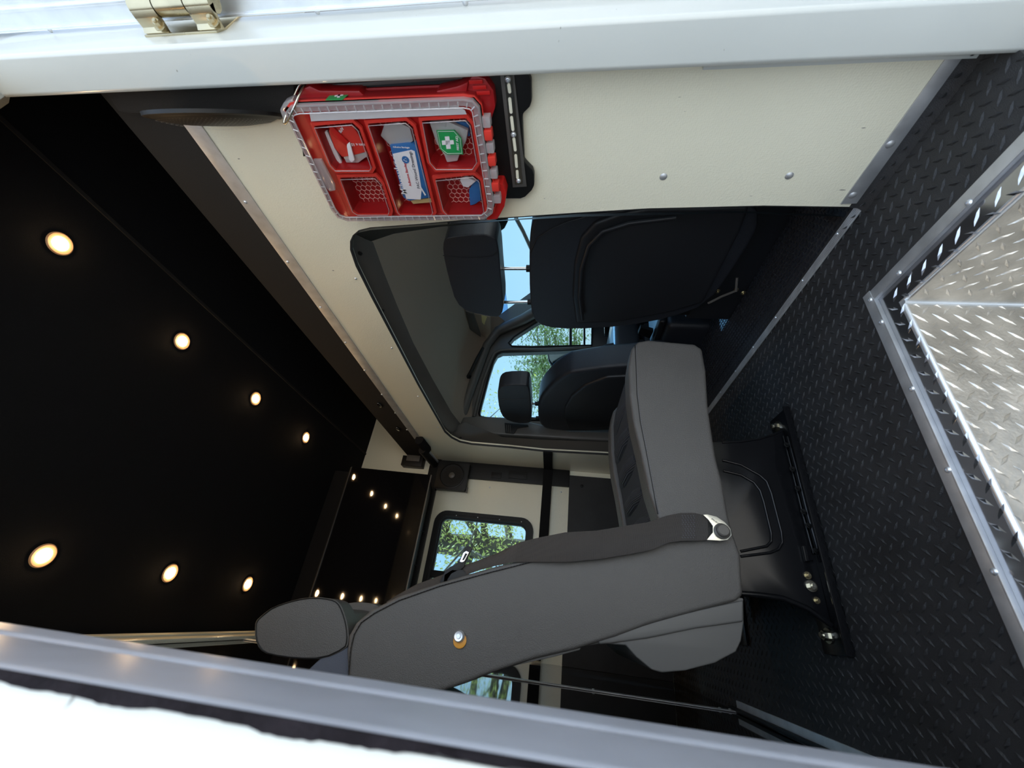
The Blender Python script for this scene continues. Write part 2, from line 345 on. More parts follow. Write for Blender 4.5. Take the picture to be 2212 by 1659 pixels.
# ---- bulkhead with the walk-through opening
opx = [(1857, 447), (1650, 444), (1400, 450), (1250, 459), (1100, 469), (1000, 475), (900, 484), (800, 491), (775, 497), (762, 508), (756, 521), (756, 540), (768, 575), (802, 643), (854, 741), (902, 832), (943, 904), (960, 934), (975, 947), (993, 956), (1018, 961), (1100, 968), (1174, 976), (1305, 983)]
OP = [P(x, y, 'X', XB) for (x, y) in opx]
OP[0].z = -0.001
yf_open = OP[-1].y
OP.append(V3(XB, yf_open, 0.2)); OP.append(V3(XB, yf_open, -0.001))
outer = [V3(XB, YD, -0.001), OP[0]] + OP[1:-1] + [OP[-1], V3(XB, YF, -0.001), V3(XB, YF, 1.43), V3(XB, YD, 1.43)]
bk = plate('wall_front', outer, [], (0.02, 0, 0), m_cream); struct(bk)
for (x, y) in ((1433, 382), (1705, 380)): put('screw', me_rivet, bk, P(x, y, 'X', XB - 0.0005), (-1, 0, 0), 1.0)
for (x, y) in ((768, 602), (846, 752), (903, 856), (946, 923), (1039, 969), (1273, 993)): put('screw', me_screw, bk, P(x, y, 'X', XB - 0.0005), (-1, 0, 0), 0.85)
# scuffs on the cream panel
# header in black carpet, attic above the cab
hd = box('wall_front', (XB, YD, 1.43), (XB + 0.03, YF, 1.565), m_carpet2); struct(hd)
for (x, y) in ((820, 874), (860, 926)):
    p = P(x, y, 'X', XB - 0.002)
    t_ = thing('strip_light', 'small oval silver marker light on the black header, ' + ('the one nearer the door' if x < 840 else 'the one nearer the far corner'), 'light', p, group='oval lights on the header')
    l_ = [V3(p.x, p.y + 0.022 * math.cos(a), p.z + 0.008 * math.sin(a)) for a in [2 * PI * k / 16 for k in range(16)]]
    prism('lens', l_, (-0.006, 0, 0), m_chrome, t_, 0.0015)
    prism('rim', [V3(v.x + .0005, p.y + (v.y - p.y) * 1.25, p.z + (v.z - p.z) * 1.4) for v in l_], (-0.003, 0, 0), m_bplast, t_, 0.001)
at_ = [box('wall_front', (XB + 0.62, YD, 1.54), (XB + 0.65, YF + 0.03, ZC + 0.02), m_carpet), box('floor', (XB + 0.03, YD, 1.54), (XB + 0.62, YF, 1.562), m_carpet)]
for o in at_: struct(o)
# ---- aluminium strips on the bulkhead
t1 = thing('trim_2', 'aluminium strip screwed along the top of the cream bulkhead', 'trim', (XB, 1.3, 1.4), kind='structure')
box('strip', (XB - 0.003, YD + 0.02, 1.388), (XB - 0.0005, YF, 1.428), m_alu, t1, 0.0006)
for (x, y) in ((530, 437), (621, 566), (692, 664), (746, 740), (788, 800), (825, 852), (854, 892), (879, 928)): put('screw', me_screw, t1, P(x, y, 'X', XB - 0.003), (-1, 0, 0), 0.95)
t2 = thing('trim_3', 'aluminium strip riveted along the foot of the cream bulkhead beside the door', 'trim', (XB, 0.45, 0.01), kind='structure')
pp = [P(2089, 110.5, 'X', XB - 0.001), P(1857, 438, 'X', XB - 0.001), P(1815, 440, 'X', XB - 0.001), P(2053, 110.5, 'X', XB - 0.001)]
prism('strip', pp, (-0.002, 0, 0), m_alu, t2, 0.0005)
for (x, y) in ((1923, 312), (1842, 422)): put('rivet', me_rivet, t2, P(x, y, 'X', XB - 0.003), (-1, 0, 0), 0.95)
# threshold strip across the opening
t3 = thing('trim_4', 'ribbed aluminium threshold strip across the cab opening', 'trim', (XB, 1.3, 0), kind='structure')
box('strip', (XB - 0.014, OP[0].y, 0.0025), (XB + 0.010, yf_open, 0.005), m_alu, t3, 0.0006)
for k in range(5): box('rib', (XB - 0.012 + k * 0.0048, OP[0].y, 0.005), (XB - 0.0102 + k * 0.0048, yf_open, 0.0058), m_alu, t3)
for (x, y) in ((1808, 505), (1733, 606), (1675, 686), (1627, 750), (1589, 802), (1557, 848)): put('screw', me_screw, t3, P(x, y, 'Z', 0.006), (0, 0, 1), 0.8)
# ---- ceiling, far wall, rear partition
struct(box('ceiling', (XR - 0.3, YD - 0.08, ZC), (XB + 0.65, YF + 0.05, ZC + 0.03), m_carpet))
tr = box('trim_5', (0.825, YD, ZC - 0.004), (0.835, YF, ZC + 0.001), m_carpet2); struct(tr)
def rrect(x0, x1, z0, z1, r, y, n=6):
    o_ = []
    for (cx, cz, a0) in ((x1 - r, z1 - r, 0), (x0 + r, z1 - r, PI / 2), (x0 + r, z0 + r, PI), (x1 - r, z0 + r, 1.5 * PI)):
        for k in range(n + 1):
            a = a0 + PI / 2 * k / n; o_.append(V3(cx + r * math.cos(a), y, cz + r * math.sin(a)))
    return o_
WX0, WX1, WZ0, WZ1 = -0.13, 0.500, 0.745, 1.300
fw = plate('wall_left', [V3(XR - .1, YF, 0), V3(XB + .02, YF, 0), V3(XB + .02, YF, 1.5), V3(XB + .65, YF, 1.5), V3(XB + .65, YF, ZC), V3(XR - .1, YF, ZC)], [rrect(WX0, WX1, WZ0, WZ1, 0.06, YF)], (0, 0.04, 0), m_cream); struct(fw)
for (x, y) in ((1058, 1053), (1212, 1063)): put('screw', me_screw, fw, P(x, y, 'Y', YF - 0.001), (0, -1, 0), 0.9)
# window in far wall
wn = thing('window_1', 'black framed slider window in the cream far wall', 'window', (0.2, YF, 1.0), kind='structure')
bm = bmesh.new()
for (g0, g1, ya, yb) in ((-0.018, 0.004, YF - 0.014, YF + 0.002), (0.0, 0.018, YF - 0.010, YF + 0.03), (0.016, 0.026, YF + 0.008, YF + 0.03)):
    A = rrect(WX0 + g0, WX1 - g0, WZ0 + g0, WZ1 - g0, 0.06 - g0 * .8, ya); B = rrect(WX0 + g1, WX1 - g1, WZ0 + g1, WZ1 - g1, 0.06 - g1 * .8, ya)
    n = len(A); VA = [bm.verts.new(p) for p in A]; VB = [bm.verts.new(p) for p in B]; VC = [bm.verts.new(p + V3(0, yb - ya, 0)) for p in A]; VD = [bm.verts.new(p + V3(0, yb - ya, 0)) for p in B]
    for i in range(n):
        j = (i + 1) % n
        bm.faces.new((VA[i], VA[j], VB[j], VB[i])); bm.faces.new((VB[i], VB[j], VD[j], VD[i])); bm.faces.new((VC[i], VC[j], VA[j], VA[i]))
fin(bm, 'window_frame', m_bplast, wn)
box('mullion', (0.150, YF - 0.002, WZ0 + 0.01), (0.178, YF + 0.028, WZ1 - 0.01), m_bplast, wn, 0.003)
box('slide_rail', (0.178, YF + 0.006, WZ0 + 0.02), (0.190, YF + 0.02, WZ1 - 0.02), m_bplast, wn, 0.002)
box('glass', (WX0 + 0.01, YF + 0.018, WZ0 + 0.01), (0.16, YF + 0.021, WZ1 - 0.01), m_glass, wn)
box('glass', (0.16, YF + 0.024, WZ0 + 0.01), (WX1 - 0.01, YF + 0.027, WZ1 - 0.01), m_glass, wn)
for z in (0.80, 0.93, 1.06, 1.19): put('screw', me_screw, wn, V3(WX1 - 0.006, YF - 0.014, z), (0, -1, 0), 0.6)
# black strips on far wall and corner
struct(box('trim_6', (XR, YF - 0.03, 1.345), (XB, YF - 0.001, 1.415), m_bplast, None, 0.004))
rc = thing('raceway', 'black plastic wiring raceway down the corner below the speaker', 'raceway', (0.78, YF, 0.5))
box('cover', (0.722, YF - 0.022, 0.533), (XB - 0.001, YF - 0.001, 1.40), m_bplast, rc, 0.004)
for (x0, x1, y0, y1) in ((1100, 1138, 1017, 1036), (1062, 1082, 1020, 1034)):
    a = P(x0, y0, 'Y', YF - 0.023); b = P(x1, y1, 'Y', YF - 0.023)
    s_ = box('socket', (min(a.x, b.x), YF - 0.028, min(a.z, b.z)), (max(a.x, b.x), YF - 0.022, max(a.z, b.z)), m_bplast, rc, 0.002)
    box('socket_insert', (min(a.x, b.x) + .012, YF - 0.030, min(a.z, b.z) + .02), (max(a.x, b.x) - .012, YF - 0.0275, max(a.z, b.z) - .02), m_bplast, s_, 0.001)
st = thing('strap_rail', 'flat black strap band running round the corner of bulkhead and far wall', 'strap', (0.7, YF, 0.66))
box('band', (XR + 0.01, YF - 0.034, 0.638), (XB - 0.002, YF - 0.022, 0.692), m_carpet, st, 0.003)
box('band', (XB - 0.014, 2.125, 0.640), (XB - 0.002, YF - 0.034, 0.692), m_carpet, st, 0.003)
lp = box('trim_7', (XR, YF - 0.016, 0.005), (XB - 0.03, YF - 0.001, 0.533), m_rubber, None, 0.003); struct(lp)
for (x, y) in ((1257, 1050),): put('push_pin', me_bcap, lp, P(x, y, 'Y', YF - 0.016), (0, -1, 0), 1.0)
# corner speaker
def speaker():
    a = P(947, 1000, 'Y', YF - .03); b = P(1012, 1066, 'Y', YF - .03)
    x0, x1, z0, z1 = 0.632, 0.812, 1.150, 1.350
    t = thing('speaker', 'black square flush speaker in the corner above the far window', 'speaker', (0.72, YF - .05, z0))
    prism('housing', rrect(x0, x1, z0, z1, 0.018, YF - 0.022), (0, -0.036, 0), m_bplast, t, 0.004)
    c = V3((x0 + x1) / 2 - .003, YF - 0.058, (z0 + z1) / 2)
    me = lathe_me('surround', [(0.080, 0.0), (0.080, 0.004), (0.074, 0.0055), (0.070, 0.0015), (0.050, 0.0012), (0.022, 0.0016)], 36, m_bplast); put('surround', me, t, c, (0, -1, 0))
    me = lathe_me('cone', [(0.070, 0.001), (0.022, 0.0028), (0.020, 0.006), (0.0, 0.008)], 32, m_carpet2); put('cone', me, t, c, (0, -1, 0))
    me = lathe_me('dust_cap', [(0.021, 0.004), (0.016, 0.0085), (0.0, 0.010)], 24, m_gplast); put('dust_cap', me, t, c, (0, -1, 0))
    box('side_clip', (x0 - 0.004, YF - 0.046, z0 - 0.006), (x0 + .03, YF - 0.022, z0 + 0.0), m_gplast, t, 0.001)
speaker()
# rear partition
rw = box('wall_rear', (XR - 0.03, YD - 0.08, 0), (XR, YF + 0.03, ZC), m_gloss); struct(rw)
t4 = thing('trim_8', 'aluminium edge strip down the dark rear partition behind the seat', 'trim', (XR, 1.66, 0), kind='structure')
box('strip', (XR + 0.0005, 1.640, 0.01), (XR + 0.004, 1.668, 1.70), m_alu, t4, 0.001)
for z in (0.03, 0.06, 0.45, 0.83): put('screw', me_screw, t4, V3(XR + 0.004, 1.654, z), (1, 0, 0))
box('floor_strip', (XR + 0.001, 1.0, 0.001), (XR + 0.03, 1.66, 0.006), m_alu, t4, 0.001)
box('seal_lip', (XR + 0.002, 1.15, 0.006), (XR + 0.012, 1.69, 0.018), m_bplast, t4, 0.002)
box('top_strip', (XR + 0.0005, 1.05, 1.80), (XR + 0.010, 2.12, 1.84), m_cream, t4, 0.001)
t5 = box('trim_9', (XR + 0.001, YD + .05, 1.70), (XR + 0.012, 2.12, 1.742), m_cream, None, 0.001); struct(t5)
# overhead cabinet on far wall
cb = thing('overhead_cabinet', 'gloss black overhead cabinet on the far wall reflecting the ceiling lights', 'cabinet', (0.25, 2.28, 1.30))
cx0, cx1 = XR + 0.001, 0.640
prism('body', [V3(cx0, 2.146, 1.312), V3(cx0, 2.126, 1.775), V3(cx0, YF - 0.001, 1.775), V3(cx0, YF - 0.001, 1.375)], (cx1 - cx0, 0, 0), m_bplast, cb, 0.002)
dr = prism('door', [V3(cx0 + .004, 2.142, 1.306), V3(cx0 + .004, 2.119, 1.760), V3(cx0 + .004, 2.125, 1.7605), V3(cx0 + .004, 2.148, 1.3065)], (cx1 - cx0 - .004, 0, 0), m_gloss, cb, 0.0)
box('hinge_strip', (cx0, 2.139, 1.299), (cx1, 2.143, 1.3055), m_gplast, cb, 0.001)
box('edge_strip', (cx0, 2.112, 1.760), (cx1, 2.120, 1.7615), m_gplast, cb)
box('top_filler', (cx0, 2.15, 1.776), (cx1 - 0.02, YF - .001, ZC - .001), m_carpet, cb)
for (x, y) in ((905, 1145), (888, 1218)):
    a = P(x - 12, y - 2, 'Y', 2.15); b = P(x + 12, y + 4, 'Y', YF - .03)
    t_ = thing('stay_rod', 'thin black stay rod under the overhead cabinet, ' + ('nearer the bulkhead' if y < 1200 else 'nearer the rear seat'), 'rod', a, group='stay rods under the cabinet')
    tube('rod', [a, b], 0.0035, m_bplast, t_, 8); box('clip', b - V3(.006, .006, .008), b + V3(.006, .004, .008), m_bplast, t_, .001)
# corner modules near the ceiling end of bulkhead
t_ = thing('switch_box', 'black switch module at the top corner between bulkhead and cabinet', 'module', (0.74, 2.4, 1.48))
a = P(872, 988, 'Y', YF - .04); b = P(912, 1010, 'Y', YF - .04)
box('body', (min(a.x, b.x), YF - .06, min(a.z, b.z)), (XB - .002, YF - .001, max(a.z, b.z)), m_bplast, t_, .004)
box('switch', (min(a.x, b.x) + .03, YF - .066, min(a.z, b.z) + .02), (min(a.x, b.x) + .07, YF - .059, max(a.z, b.z) - .03), m_gplast, t_, .002)
t_ = thing('light_bar', 'black capped bar with a silver tube at the far top corner of the bulkhead', 'bar', (0.80, 2.25, 1.36))
a = P(905, 950, 'X', XB - .02); b = P(944, 997, 'X', XB - .02)
tube('cap', [a, a + (b - a) * .42], 0.026, m_carpet, t_, 8); tube('tube', [a + (b - a) * .3, b], 0.011, m_aluw, t_, 12); tube('holder', [a + (b - a) * .3 + V3(-.02, 0, .012), b + V3(-.02, 0, .012)], 0.022, m_bplast, t_, 8)
# ================================================================ DOOR FRAME (near side)
XJ = 0.752; ZH = 1.690
jp = [V3(XJ, 0.297, 0), V3(XJ, 0.243, 0), V3(XJ + 0.004, 0.238, 0), V3(XJ + 0.095, 0.235, 0), V3(XJ + 0.095, 0.312, 0), V3(XJ + .004, 0.303, 0)]
jr = prism('wall_right', [p + V3(0, 0, -0.55) for p in jp], (0, 0, 2.6), m_white, None, 0.0025, 3); struct(jr)
struct(box('wall_right', (XJ + 0.06, 0.24, -0.5), (XB + 1.5, 0.33, 0.40), m_white))
struct(box('wall_right', (XJ + 0.06, 0.24, 1.2), (XB + 1.5, 0.30, 2.1), m_white))
# header
hdr = prism('wall_right', [V3(-0.06, 0.236, ZH + .008), V3(-0.06, 0.243, ZH), V3(-0.06, 0.300, ZH), V3(-0.06, 0.318, ZH + .03), V3(-0.06, 0.318, 2.05), V3(-0.06, 0.236, 2.05)], (0.83, 0, 0), m_white, None, 0.002); struct(hdr)
# rear jamb: rounded grey edge, black seal, white body side
XL = -0.0445
rj = prism('trim_10', [p + V3(0, 0, -.5) for p in (V3(XL - .012, 0.345, 0), V3(XL - .002, 0.335, 0), V3(XL, 0.318, 0), V3(XL, 0.290, 0), V3(XL - .003, .286, 0), V3(XL - .003, .280, 0), V3(XL, .276, 0), V3(XL, 0.212, 0), V3(XL - .004, 0.206, 0), V3(XL - .06, 0.206, 0), V3(XL - .06, 0.345, 0))], (0, 0, 2.6), m_seal, None, 0.002, 3, 60); struct(rj)
bm = bmesh.new(); random.seed(3); N = 700
prof = []
L0 = [];L1 = [];L2 = []
for i in range(N + 1):
    z = -0.4 + 2.4 * i / N
    wv = 0.0022 + 0.0010 * math.sin(z * 19) + 0.0007 * math.sin(z * 47 + 1) + 0.0004 * math.sin(z * 131) * math.sin(z * 17) + (.0007 if math.sin(z * 83) > .6 else 0) + random.uniform(-.00025, .00025)
    L0.append(bm.verts.new((XL - 0.001, 0.2070, z))); L1.append(bm.verts.new((XL - 0.0005, 0.2025, z))); L2.append(bm.verts.new((XL - 0.0012 - wv, 0.1988, z)))
    prof.append(bm.verts.new((XL - 0.0016 - wv, 0.2010, z)))
for i in range(N):
    for A, B in ((L0, L1), (L1, L2), (L2, prof)): bm.faces.new((A[i], A[i + 1], B[i + 1], B[i]))
o = fin(bm, 'trim_11', m_sealb); struct(o)
ew = prism('wall_right', [V3(XL - .0035, 0.2035, -.5), V3(XL - .0035, 0.2003, -.5), V3(XL - .010, 0.1996, -.5), V3(XL - .014, 0.1998, -.5), V3(XL - 1.6, 0.1995, -.5), V3(XL - 1.6, 0.23, -.5), V3(XL - .0035, 0.23, -.5)], (0, 0, 2.6), m_white, None, 0.0005); struct(ew)
struct(box('wall_right', (XR - 1.2, 0.23, -.5), (XL - 0.055, 0.30, 2.05), m_white))
# open side door folded back, with hinge
dw = thing('door_1', 'open aluminium side door swung back beside the door frame', 'door', (XJ + .12, 0.1, 0), kind='structure')
box('door_skin', (XJ + 0.078, -0.75, -0.5), (XJ + 0.11, 0.229, 2.05), m_aluw, dw, 0.002)
box('edge_rib', (XJ + 0.074, 0.196, -0.5), (XJ + 0.080, 0.203, 2.05), m_aluw, dw, 0.002)
box('edge_rib', (XJ + 0.074, 0.2255, -0.5), (XJ + 0.080, 0.229, 2.05), m_aluw, dw, 0.001)
for (x, y) in ((685, 24), (1005, 5), (107, 64)):
    put('rivet', me_rivet, dw, P(x, y, 'X', XJ + .078), (-1, 0, 0), 0.62)
HY = 0.2375
z0h = P(490, 66, 'Y', HY).z; z1h = P(326, 74, 'Y', HY).z
a = P(326, 76, 'Y', HY); 
xa, xb_ = P(410, 76, 'Y', HY).x, P(410, 48, 'Y', HY).x
lf = [V3(xa, HY, z1h), V3(xa - .0, HY, z0h + .012), V3(xa + .012, HY, z0h), V3(xb_ + .012, HY, z0h), V3(xb_ + .012, HY, z1h)]
hg = prism('door_hinge', lf, (0, -0.004, 0), m_zinc, jr, 0.0008); hg['label'] = 'yellowish zinc hinge bolted to the white frame'
zt, zb = z1h - .002, z0h + .001; hgt = zt - zb
bq = P(410, 6, 'X', .806); bx_, by_ = bq.x, bq.y
for (u0, u1, nm) in ((0.0, 0.30, 'knuckle'), (0.315, 0.685, 'knuckle'), (0.70, 1.0, 'knuckle')):
    tube(nm, [V3(bx_, by_, zb + hgt * u0), V3(bx_, by_, zb + hgt * u1)], 0.0155, m_zinc, hg, 24)
for (u0, u1) in ((0.0, 0.30), (0.70, 1.0)):
    pr = [V3(bx_ - .0155, by_, 0), V3(bx_ - .0155, by_ + .010, 0), V3(bx_ - .013, HY - .012, 0), V3(bx_ - .018, HY - .0055, 0), V3(xa + .004, HY - .0055, 0), V3(xa + .004, HY - .0035, 0), V3(bx_ - .009, HY - .0035, 0), V3(bx_ - .008, by_ + .012, 0), V3(bx_ - .002, by_, 0)]
    prism('hinge_arm', [p + V3(0, 0, zb + hgt * u0) for p in pr], (0, 0, hgt * (u1 - u0)), m_zinc, hg, 0.0008)
prism('hinge_arm', [V3(bx_, by_ - .01, zb + hgt * .315), V3(bx_ + .022, by_ - .01, zb + hgt * .315), V3(bx_ + .022, by_ + .004, zb + hgt * .315), V3(bx_, by_ + .008, zb + hgt * .315)], (0, 0, hgt * .37), m_zinc, hg, 0.0008)
for (x, y) in ((346, 56), (462, 48)): put('bolt', me_hbolt, hg, P(x, y, 'Y', .2235), (-.45, -.89, 0), 0.95)
# carpeted soffit box and dome speaker beside the door top
cbx = thing('soffit_box', 'grey black carpeted soffit box beside the top of the door', 'soffit', (0.79, 0.33, 1.3))
cp = [P(x, y, 'X', XB - .002) for (x, y) in ((262, 150), (262, 200), (285, 238), (310, 243), (640, 243), (655, 215), (655, 150))]
prism('carpeted_box', cp, (-0.03, -0.012, 0), m_carpet2, cbx, 0.004)
t_ = thing('dome_speaker', 'low black mesh dome speaker seen edge on beside the door top', 'speaker', P(468, 250, 'X', 0.77))
c_ = P(468, 251, 'X', 0.765); n_ = Vector((-c_.y, c_.x, 0)).normalized(); n_ = (n_ + Vector((-c_.x, -c_.y, 0)).normalized() * .075).normalized()
rad = (P(350, 250, 'X', .765) - P(587, 250, 'X', .765)).length / 2
me = lathe_me('rim', [(rad, -0.004), (rad, 0.002), (rad * .96, 0.004), (rad * .90, 0.003)], 40, m_bplast); put('rim', me, t_, c_, n_)
me = lathe_me('mesh_grille', [(rad * .92, 0.003), (rad * .8, 0.009), (rad * .5, 0.014), (0, 0.016)], 40, m_bplast); put('mesh_grille', me, t_, c_, n_)
bm = bmesh.new()
for i in range(1, 15):
    rr = rad * .9 * i / 15; nn = max(6, int(i * 6))
    for k in range(nn):
        a = 2 * PI * k / nn; h = 0.019 * (1 - (rr / rad) ** 2) + .003
        bmesh.ops.create_circle(bm, cap_ends=True, segments=5, radius=0.0016, matrix=Matrix.Translation((rr * math.cos(a), rr * math.sin(a), h)))
bm.transform(Matrix.Translation(c_) @ n_.to_track_quat('Z', 'Y').to_matrix().to_4x4())
o = fin(bm, 'grille_holes', m_alu, t_, smooth=False); o['kind'] = 'stuff'
# ================================================================ CEILING LIGHTS
LP = [(0.684, 0.593), (0.676, 0.990), (0.673, 1.385), (0.671, 1.790), (0.007, 0.593), (0.007, 0.990), (0.006, 1.385), (0.004, 1.790)]  # seat-row light nearest the door is out of view, added for its light
me_ring = lathe_me('trim_ring', [(0.0165, -0.001), (0.018, -0.0025), (0.026, -0.003), (0.0285, -0.001), (0.0285, 0.0)], 32, m_ringglow)
me_lens = lathe_me('lens', [(0.0, -0.009), (0.010, -0.0082), (0.0155, -0.0045), (0.0165, 0.0)], 28, m_led)
pos = ['second nearest the door', 'third from the door', 'farthest from the door']
for i, (x, y) in enumerate(LP):
    row = 'bulkhead side row' if i < 4 else 'row above the rear seat'
    wh = ['nearest the door', 'second from the door', 'third from the door', 'farthest from the door'][i % 4]
    t_ = thing('ceiling_light', 'round warm recessed ceiling light, %s, %s' % (row, wh), 'light', (x, y, ZC), group='recessed ceiling lights')
    link('trim_ring', me_ring, None, t_, (x, y, ZC)); link('lens', me_lens, None, t_, (x, y, ZC))
# ================================================================ FIRST AID KIT on its mounting plate
XK = 0.762
mb = thing('mounting_plate', 'black moulded mounting plate fixed to the cream bulkhead behind the red case', 'mounting plate', P(900, 300, 'X', XB))
mp = [P(x, y, 'X', XB - .001) for (x, y) in ((640, 150), (1130, 120), (1146, 158), (1149, 165), (1150, 210), (1146, 222), (1132, 236), (1130, 246), (1134, 338), (1140, 346), (1152, 358), (1155, 368), (1155, 392), (1150, 402), (1136, 416), (1126, 420), (1040, 420), (1000, 300), (660, 330))]
prism('plate', mp, (-0.016, 0, 0), m_bplast, mb, 0.003)
rp_ = [P(x, y, 'X', XB - .0185) for (x, y) in ((1080, 156), (1110, 154), (1138, 402), (1108, 404))]
prism('recess_frame', rp_, (-0.002, 0, 0), m_gplast, mb, 0.0008)
prism('side_rail', [P(x, y, 'X', XB - .018) for (x, y) in ((650, 186), (1000, 160), (1000, 168), (650, 194))], (-.004, 0, 0), m_gplast, mb, .001)
sr = plate('slotted_rail', [P(x, y, 'X', XB - .0215) for (x, y) in ((1089, 161), (1106, 160), (1129, 396), (1113, 398))],
           [], (-.0015, 0, 0), m_steel, mb)
for (xa_, ya_, xc_, yc_) in ((1099, 184, 1101, 198), (1101, 214, 1104, 242), (1105, 254, 1108, 280), (1110, 300, 1113, 324), (1114, 336, 1116, 360), (1117, 370, 1118, 384)):
    a = P(xa_, ya_, 'X', XB - .0234); b = P(xc_, yc_, 'X', XB - .0234); d = (b - a).normalized(); s = Vector((0, -d.z, d.y)) * .0028
    l = []
    for k in range(7): an = PI * k / 6; l.append(a - d * math.sin(an) * .0028 + s * math.cos(an))
    for k in range(7): an = PI * k / 6; l.append(b + d * math.sin(an) * .0028 - s * math.cos(an))
    prism('slot', l, (-.0003, 0, 0), m_cream, sr)
for (x, y) in ((1097, 172), (1109, 291), (1120, 391)): put('bolt', me_screw, mb, P(x, y, 'X', XB - .0235), (-1, 0, 0), 1.0)
kit = thing('first_aid_case', 'red organizer case with clear lid and green first aid labels hung on the bulkhead', 'first aid kit', P(850, 350, 'X', XB - .02))
kpx = [(616, 243), (626, 230), (640, 226), (1000, 212), (1022, 216), (1036, 232), (1068, 440), (1064, 460), (1047, 473), (752, 477), (730, 470), (716, 452)]
KP = [P(x, y, 'X', XK) for (x, y) in kpx]
cK = sum(KP, Vector()) / len(KP)
def insetp(pts, d, dx=0.0):
    n = len(pts); r = []
    for i in range(n):
        a = pts[i - 1]; b = pts[i]; c = pts[(i + 1) % n]
        e1 = (b - a).normalized(); e2 = (c - b).normalized(); n1 = Vector((0, -e1.z, e1.y)); n2 = Vector((0, -e2.z, e2.y))
        m = (n1 + n2); m = m / max(0.3, m.length_squared) * 2
        r.append(b + m * d + Vector((dx, 0, 0)))
    return r
sg = 1 if (insetp(KP, .01)[0] - cK).length < (KP[0] - cK).length else -1
ins = lambda pts, d, dx=0.0: insetp(pts, d * sg, dx)
prism('case_back', [p + V3(.040, 0, 0) for p in ins(KP, -.004)], (.005, 0, 0), m_redd, kit, .001)
plate('case_side', [p + V3(.006, 0, 0) for p in ins(KP, -.002)], [[p + V3(.006, 0, 0) for p in ins(KP, .004)]], (.030, 0, 0), m_redd, kit)
bins_px = [[(677, 270), (762, 263), (778, 278), (807, 360), (802, 369), (726, 369), (713, 356)],
           [(793, 265), (878, 259), (894, 273), (939, 457), (933, 466), (865, 464), (858, 456)],
           [(910, 259), (1007, 253), (1020, 268), (1034, 349), (1023, 366), (942, 366), (927, 349)],
           [(733, 382), (812, 380), (826, 395), (845, 453), (842, 464), (774, 464), (761, 456)],
           [(939, 385), (1023, 376), (1039, 389), (1049, 456), (1040, 466), (968, 466), (956, 453)]]
BN = [[P(x, y, 'X', XK + .004) for (x, y) in l] for l in bins_px]
inner = ins(KP, .012, .004)
plate('case_deck', [p + V3(.010, 0, 0) for p in ins(KP, .003)], [[p + V3(.010, 0, 0) for p in ins(b, -.0005)] for b in BN], (.002, 0, 0), m_red, kit)
for b in BN:
    rim = plate('bin_rim', [p + V3(-.001, 0, 0) for p in ins(b, -.0045)], [[p + V3(-.001, 0, 0) for p in ins(b, .0012)]], (.006, 0, 0), m_redb, kit)
    bm = bmesh.new(); A = [bm.verts.new(p + V3(.003, 0, 0)) for p in ins(b, .002)]; B = [bm.verts.new(p + V3(.034, 0, 0)) for p in ins(b, .007)]
    for i in range(len(A)): bm.faces.new((A[i], A[(i + 1) % len(A)], B[(i + 1) % len(A)], B[i]))
    bm.faces.new(B); bi = fin(bm, 'bin', m_redd, kit, smooth=False)
    # honeycomb wires moulded in the bin floor
    fl_ = [p + V3(.0335, 0, 0) for p in ins(b, .008)]; ys = [p.y for p in fl_]; zs = [p.z for p in fl_]
    def inside(p):
        c = False; n = len(fl_)
        for i in range(n):
            a = fl_[i]; d = fl_[i - 1]
            if (a.z > p.z) != (d.z > p.z) and p.y < (d.y - a.y) * (p.z - a.z) / (d.z - a.z) + a.y: c = not c
        return c
    bm = bmesh.new(); h = .0068; cy = min(ys)
    for i in range(30):
        for j in range(24):
            c = Vector((XK + .0370, min(ys) + j * h * 1.5, min(zs) + i * h * 1.732 + (j % 2) * h * .866))
            V = [c + Vector((0, h * math.cos(PI * k / 3), h * math.sin(PI * k / 3))) for k in range(4)]
            for k in range(3):
                if inside(V[k]) and inside(V[k + 1]): add_tube(bm, [V[k], V[k + 1]], 0.00075, 4)
    if bm.verts:
        o = fin(bm, 'honeycomb', m_wire, kit, smooth=False); o['kind'] = 'stuff'
    else: bm.free()
    tube('lid_window', [p + V3(-.0055, 0, 0) for p in ins(b, .003)], .0009, m_clearr, kit, 6, closed=True)
lid = plate('clear_lid', [p + V3(-.004, 0, 0) for p in ins(KP, .002)], [], (-.0012, 0, 0), m_clear, kit)
plate('lid_border', [p + V3(-.002, 0, 0) for p in ins(KP, .0)], [[p + V3(-.002, 0, 0) for p in ins(KP, .0035)]], (.008, 0, 0), m_clearr, kit)
plate('red_bead', [p + V3(.006, 0, 0) for p in ins(KP, -.0035)], [[p + V3(.006, 0, 0) for p in ins(KP, .003)]], (.004, 0, 0), m_redb, kit)
tube('lid_step', [p + V3(-.005, 0, 0) for p in ins(KP, .013)], .0011, m_clearr, kit, 6, closed=True)
bm = bmesh.new(); ring = ins(KP, .0035, -.004); ring2 = ins(KP, .012, -.004)
for i in range(len(ring)):
    a, b = ring[i], ring[(i + 1) % len(ring)]; a2, b2 = ring2[i], ring2[(i + 1) % len(ring2)]; n = max(1, int((b - a).length / .0165))
    for k in range(n):
        t = (k + .5) / n; add_tube(bm, [a.lerp(b, t) + V3(-.001, 0, 0), a2.lerp(b2, t) + V3(-.001, 0, 0)], .0012, 6)
plate('lid_band', [p + V3(-.0005, 0, 0) for p in ins(KP, .0035)], [[p + V3(-.0005, 0, 0) for p in ins(KP, .012)]], (.0006, 0, 0), clear('frosted_lid_band', (.9, .84, .84), .12, .2, .22), kit)
o = fin(bm, 'lid_ribs', m_clearr, lid); o['kind'] = 'stuff'
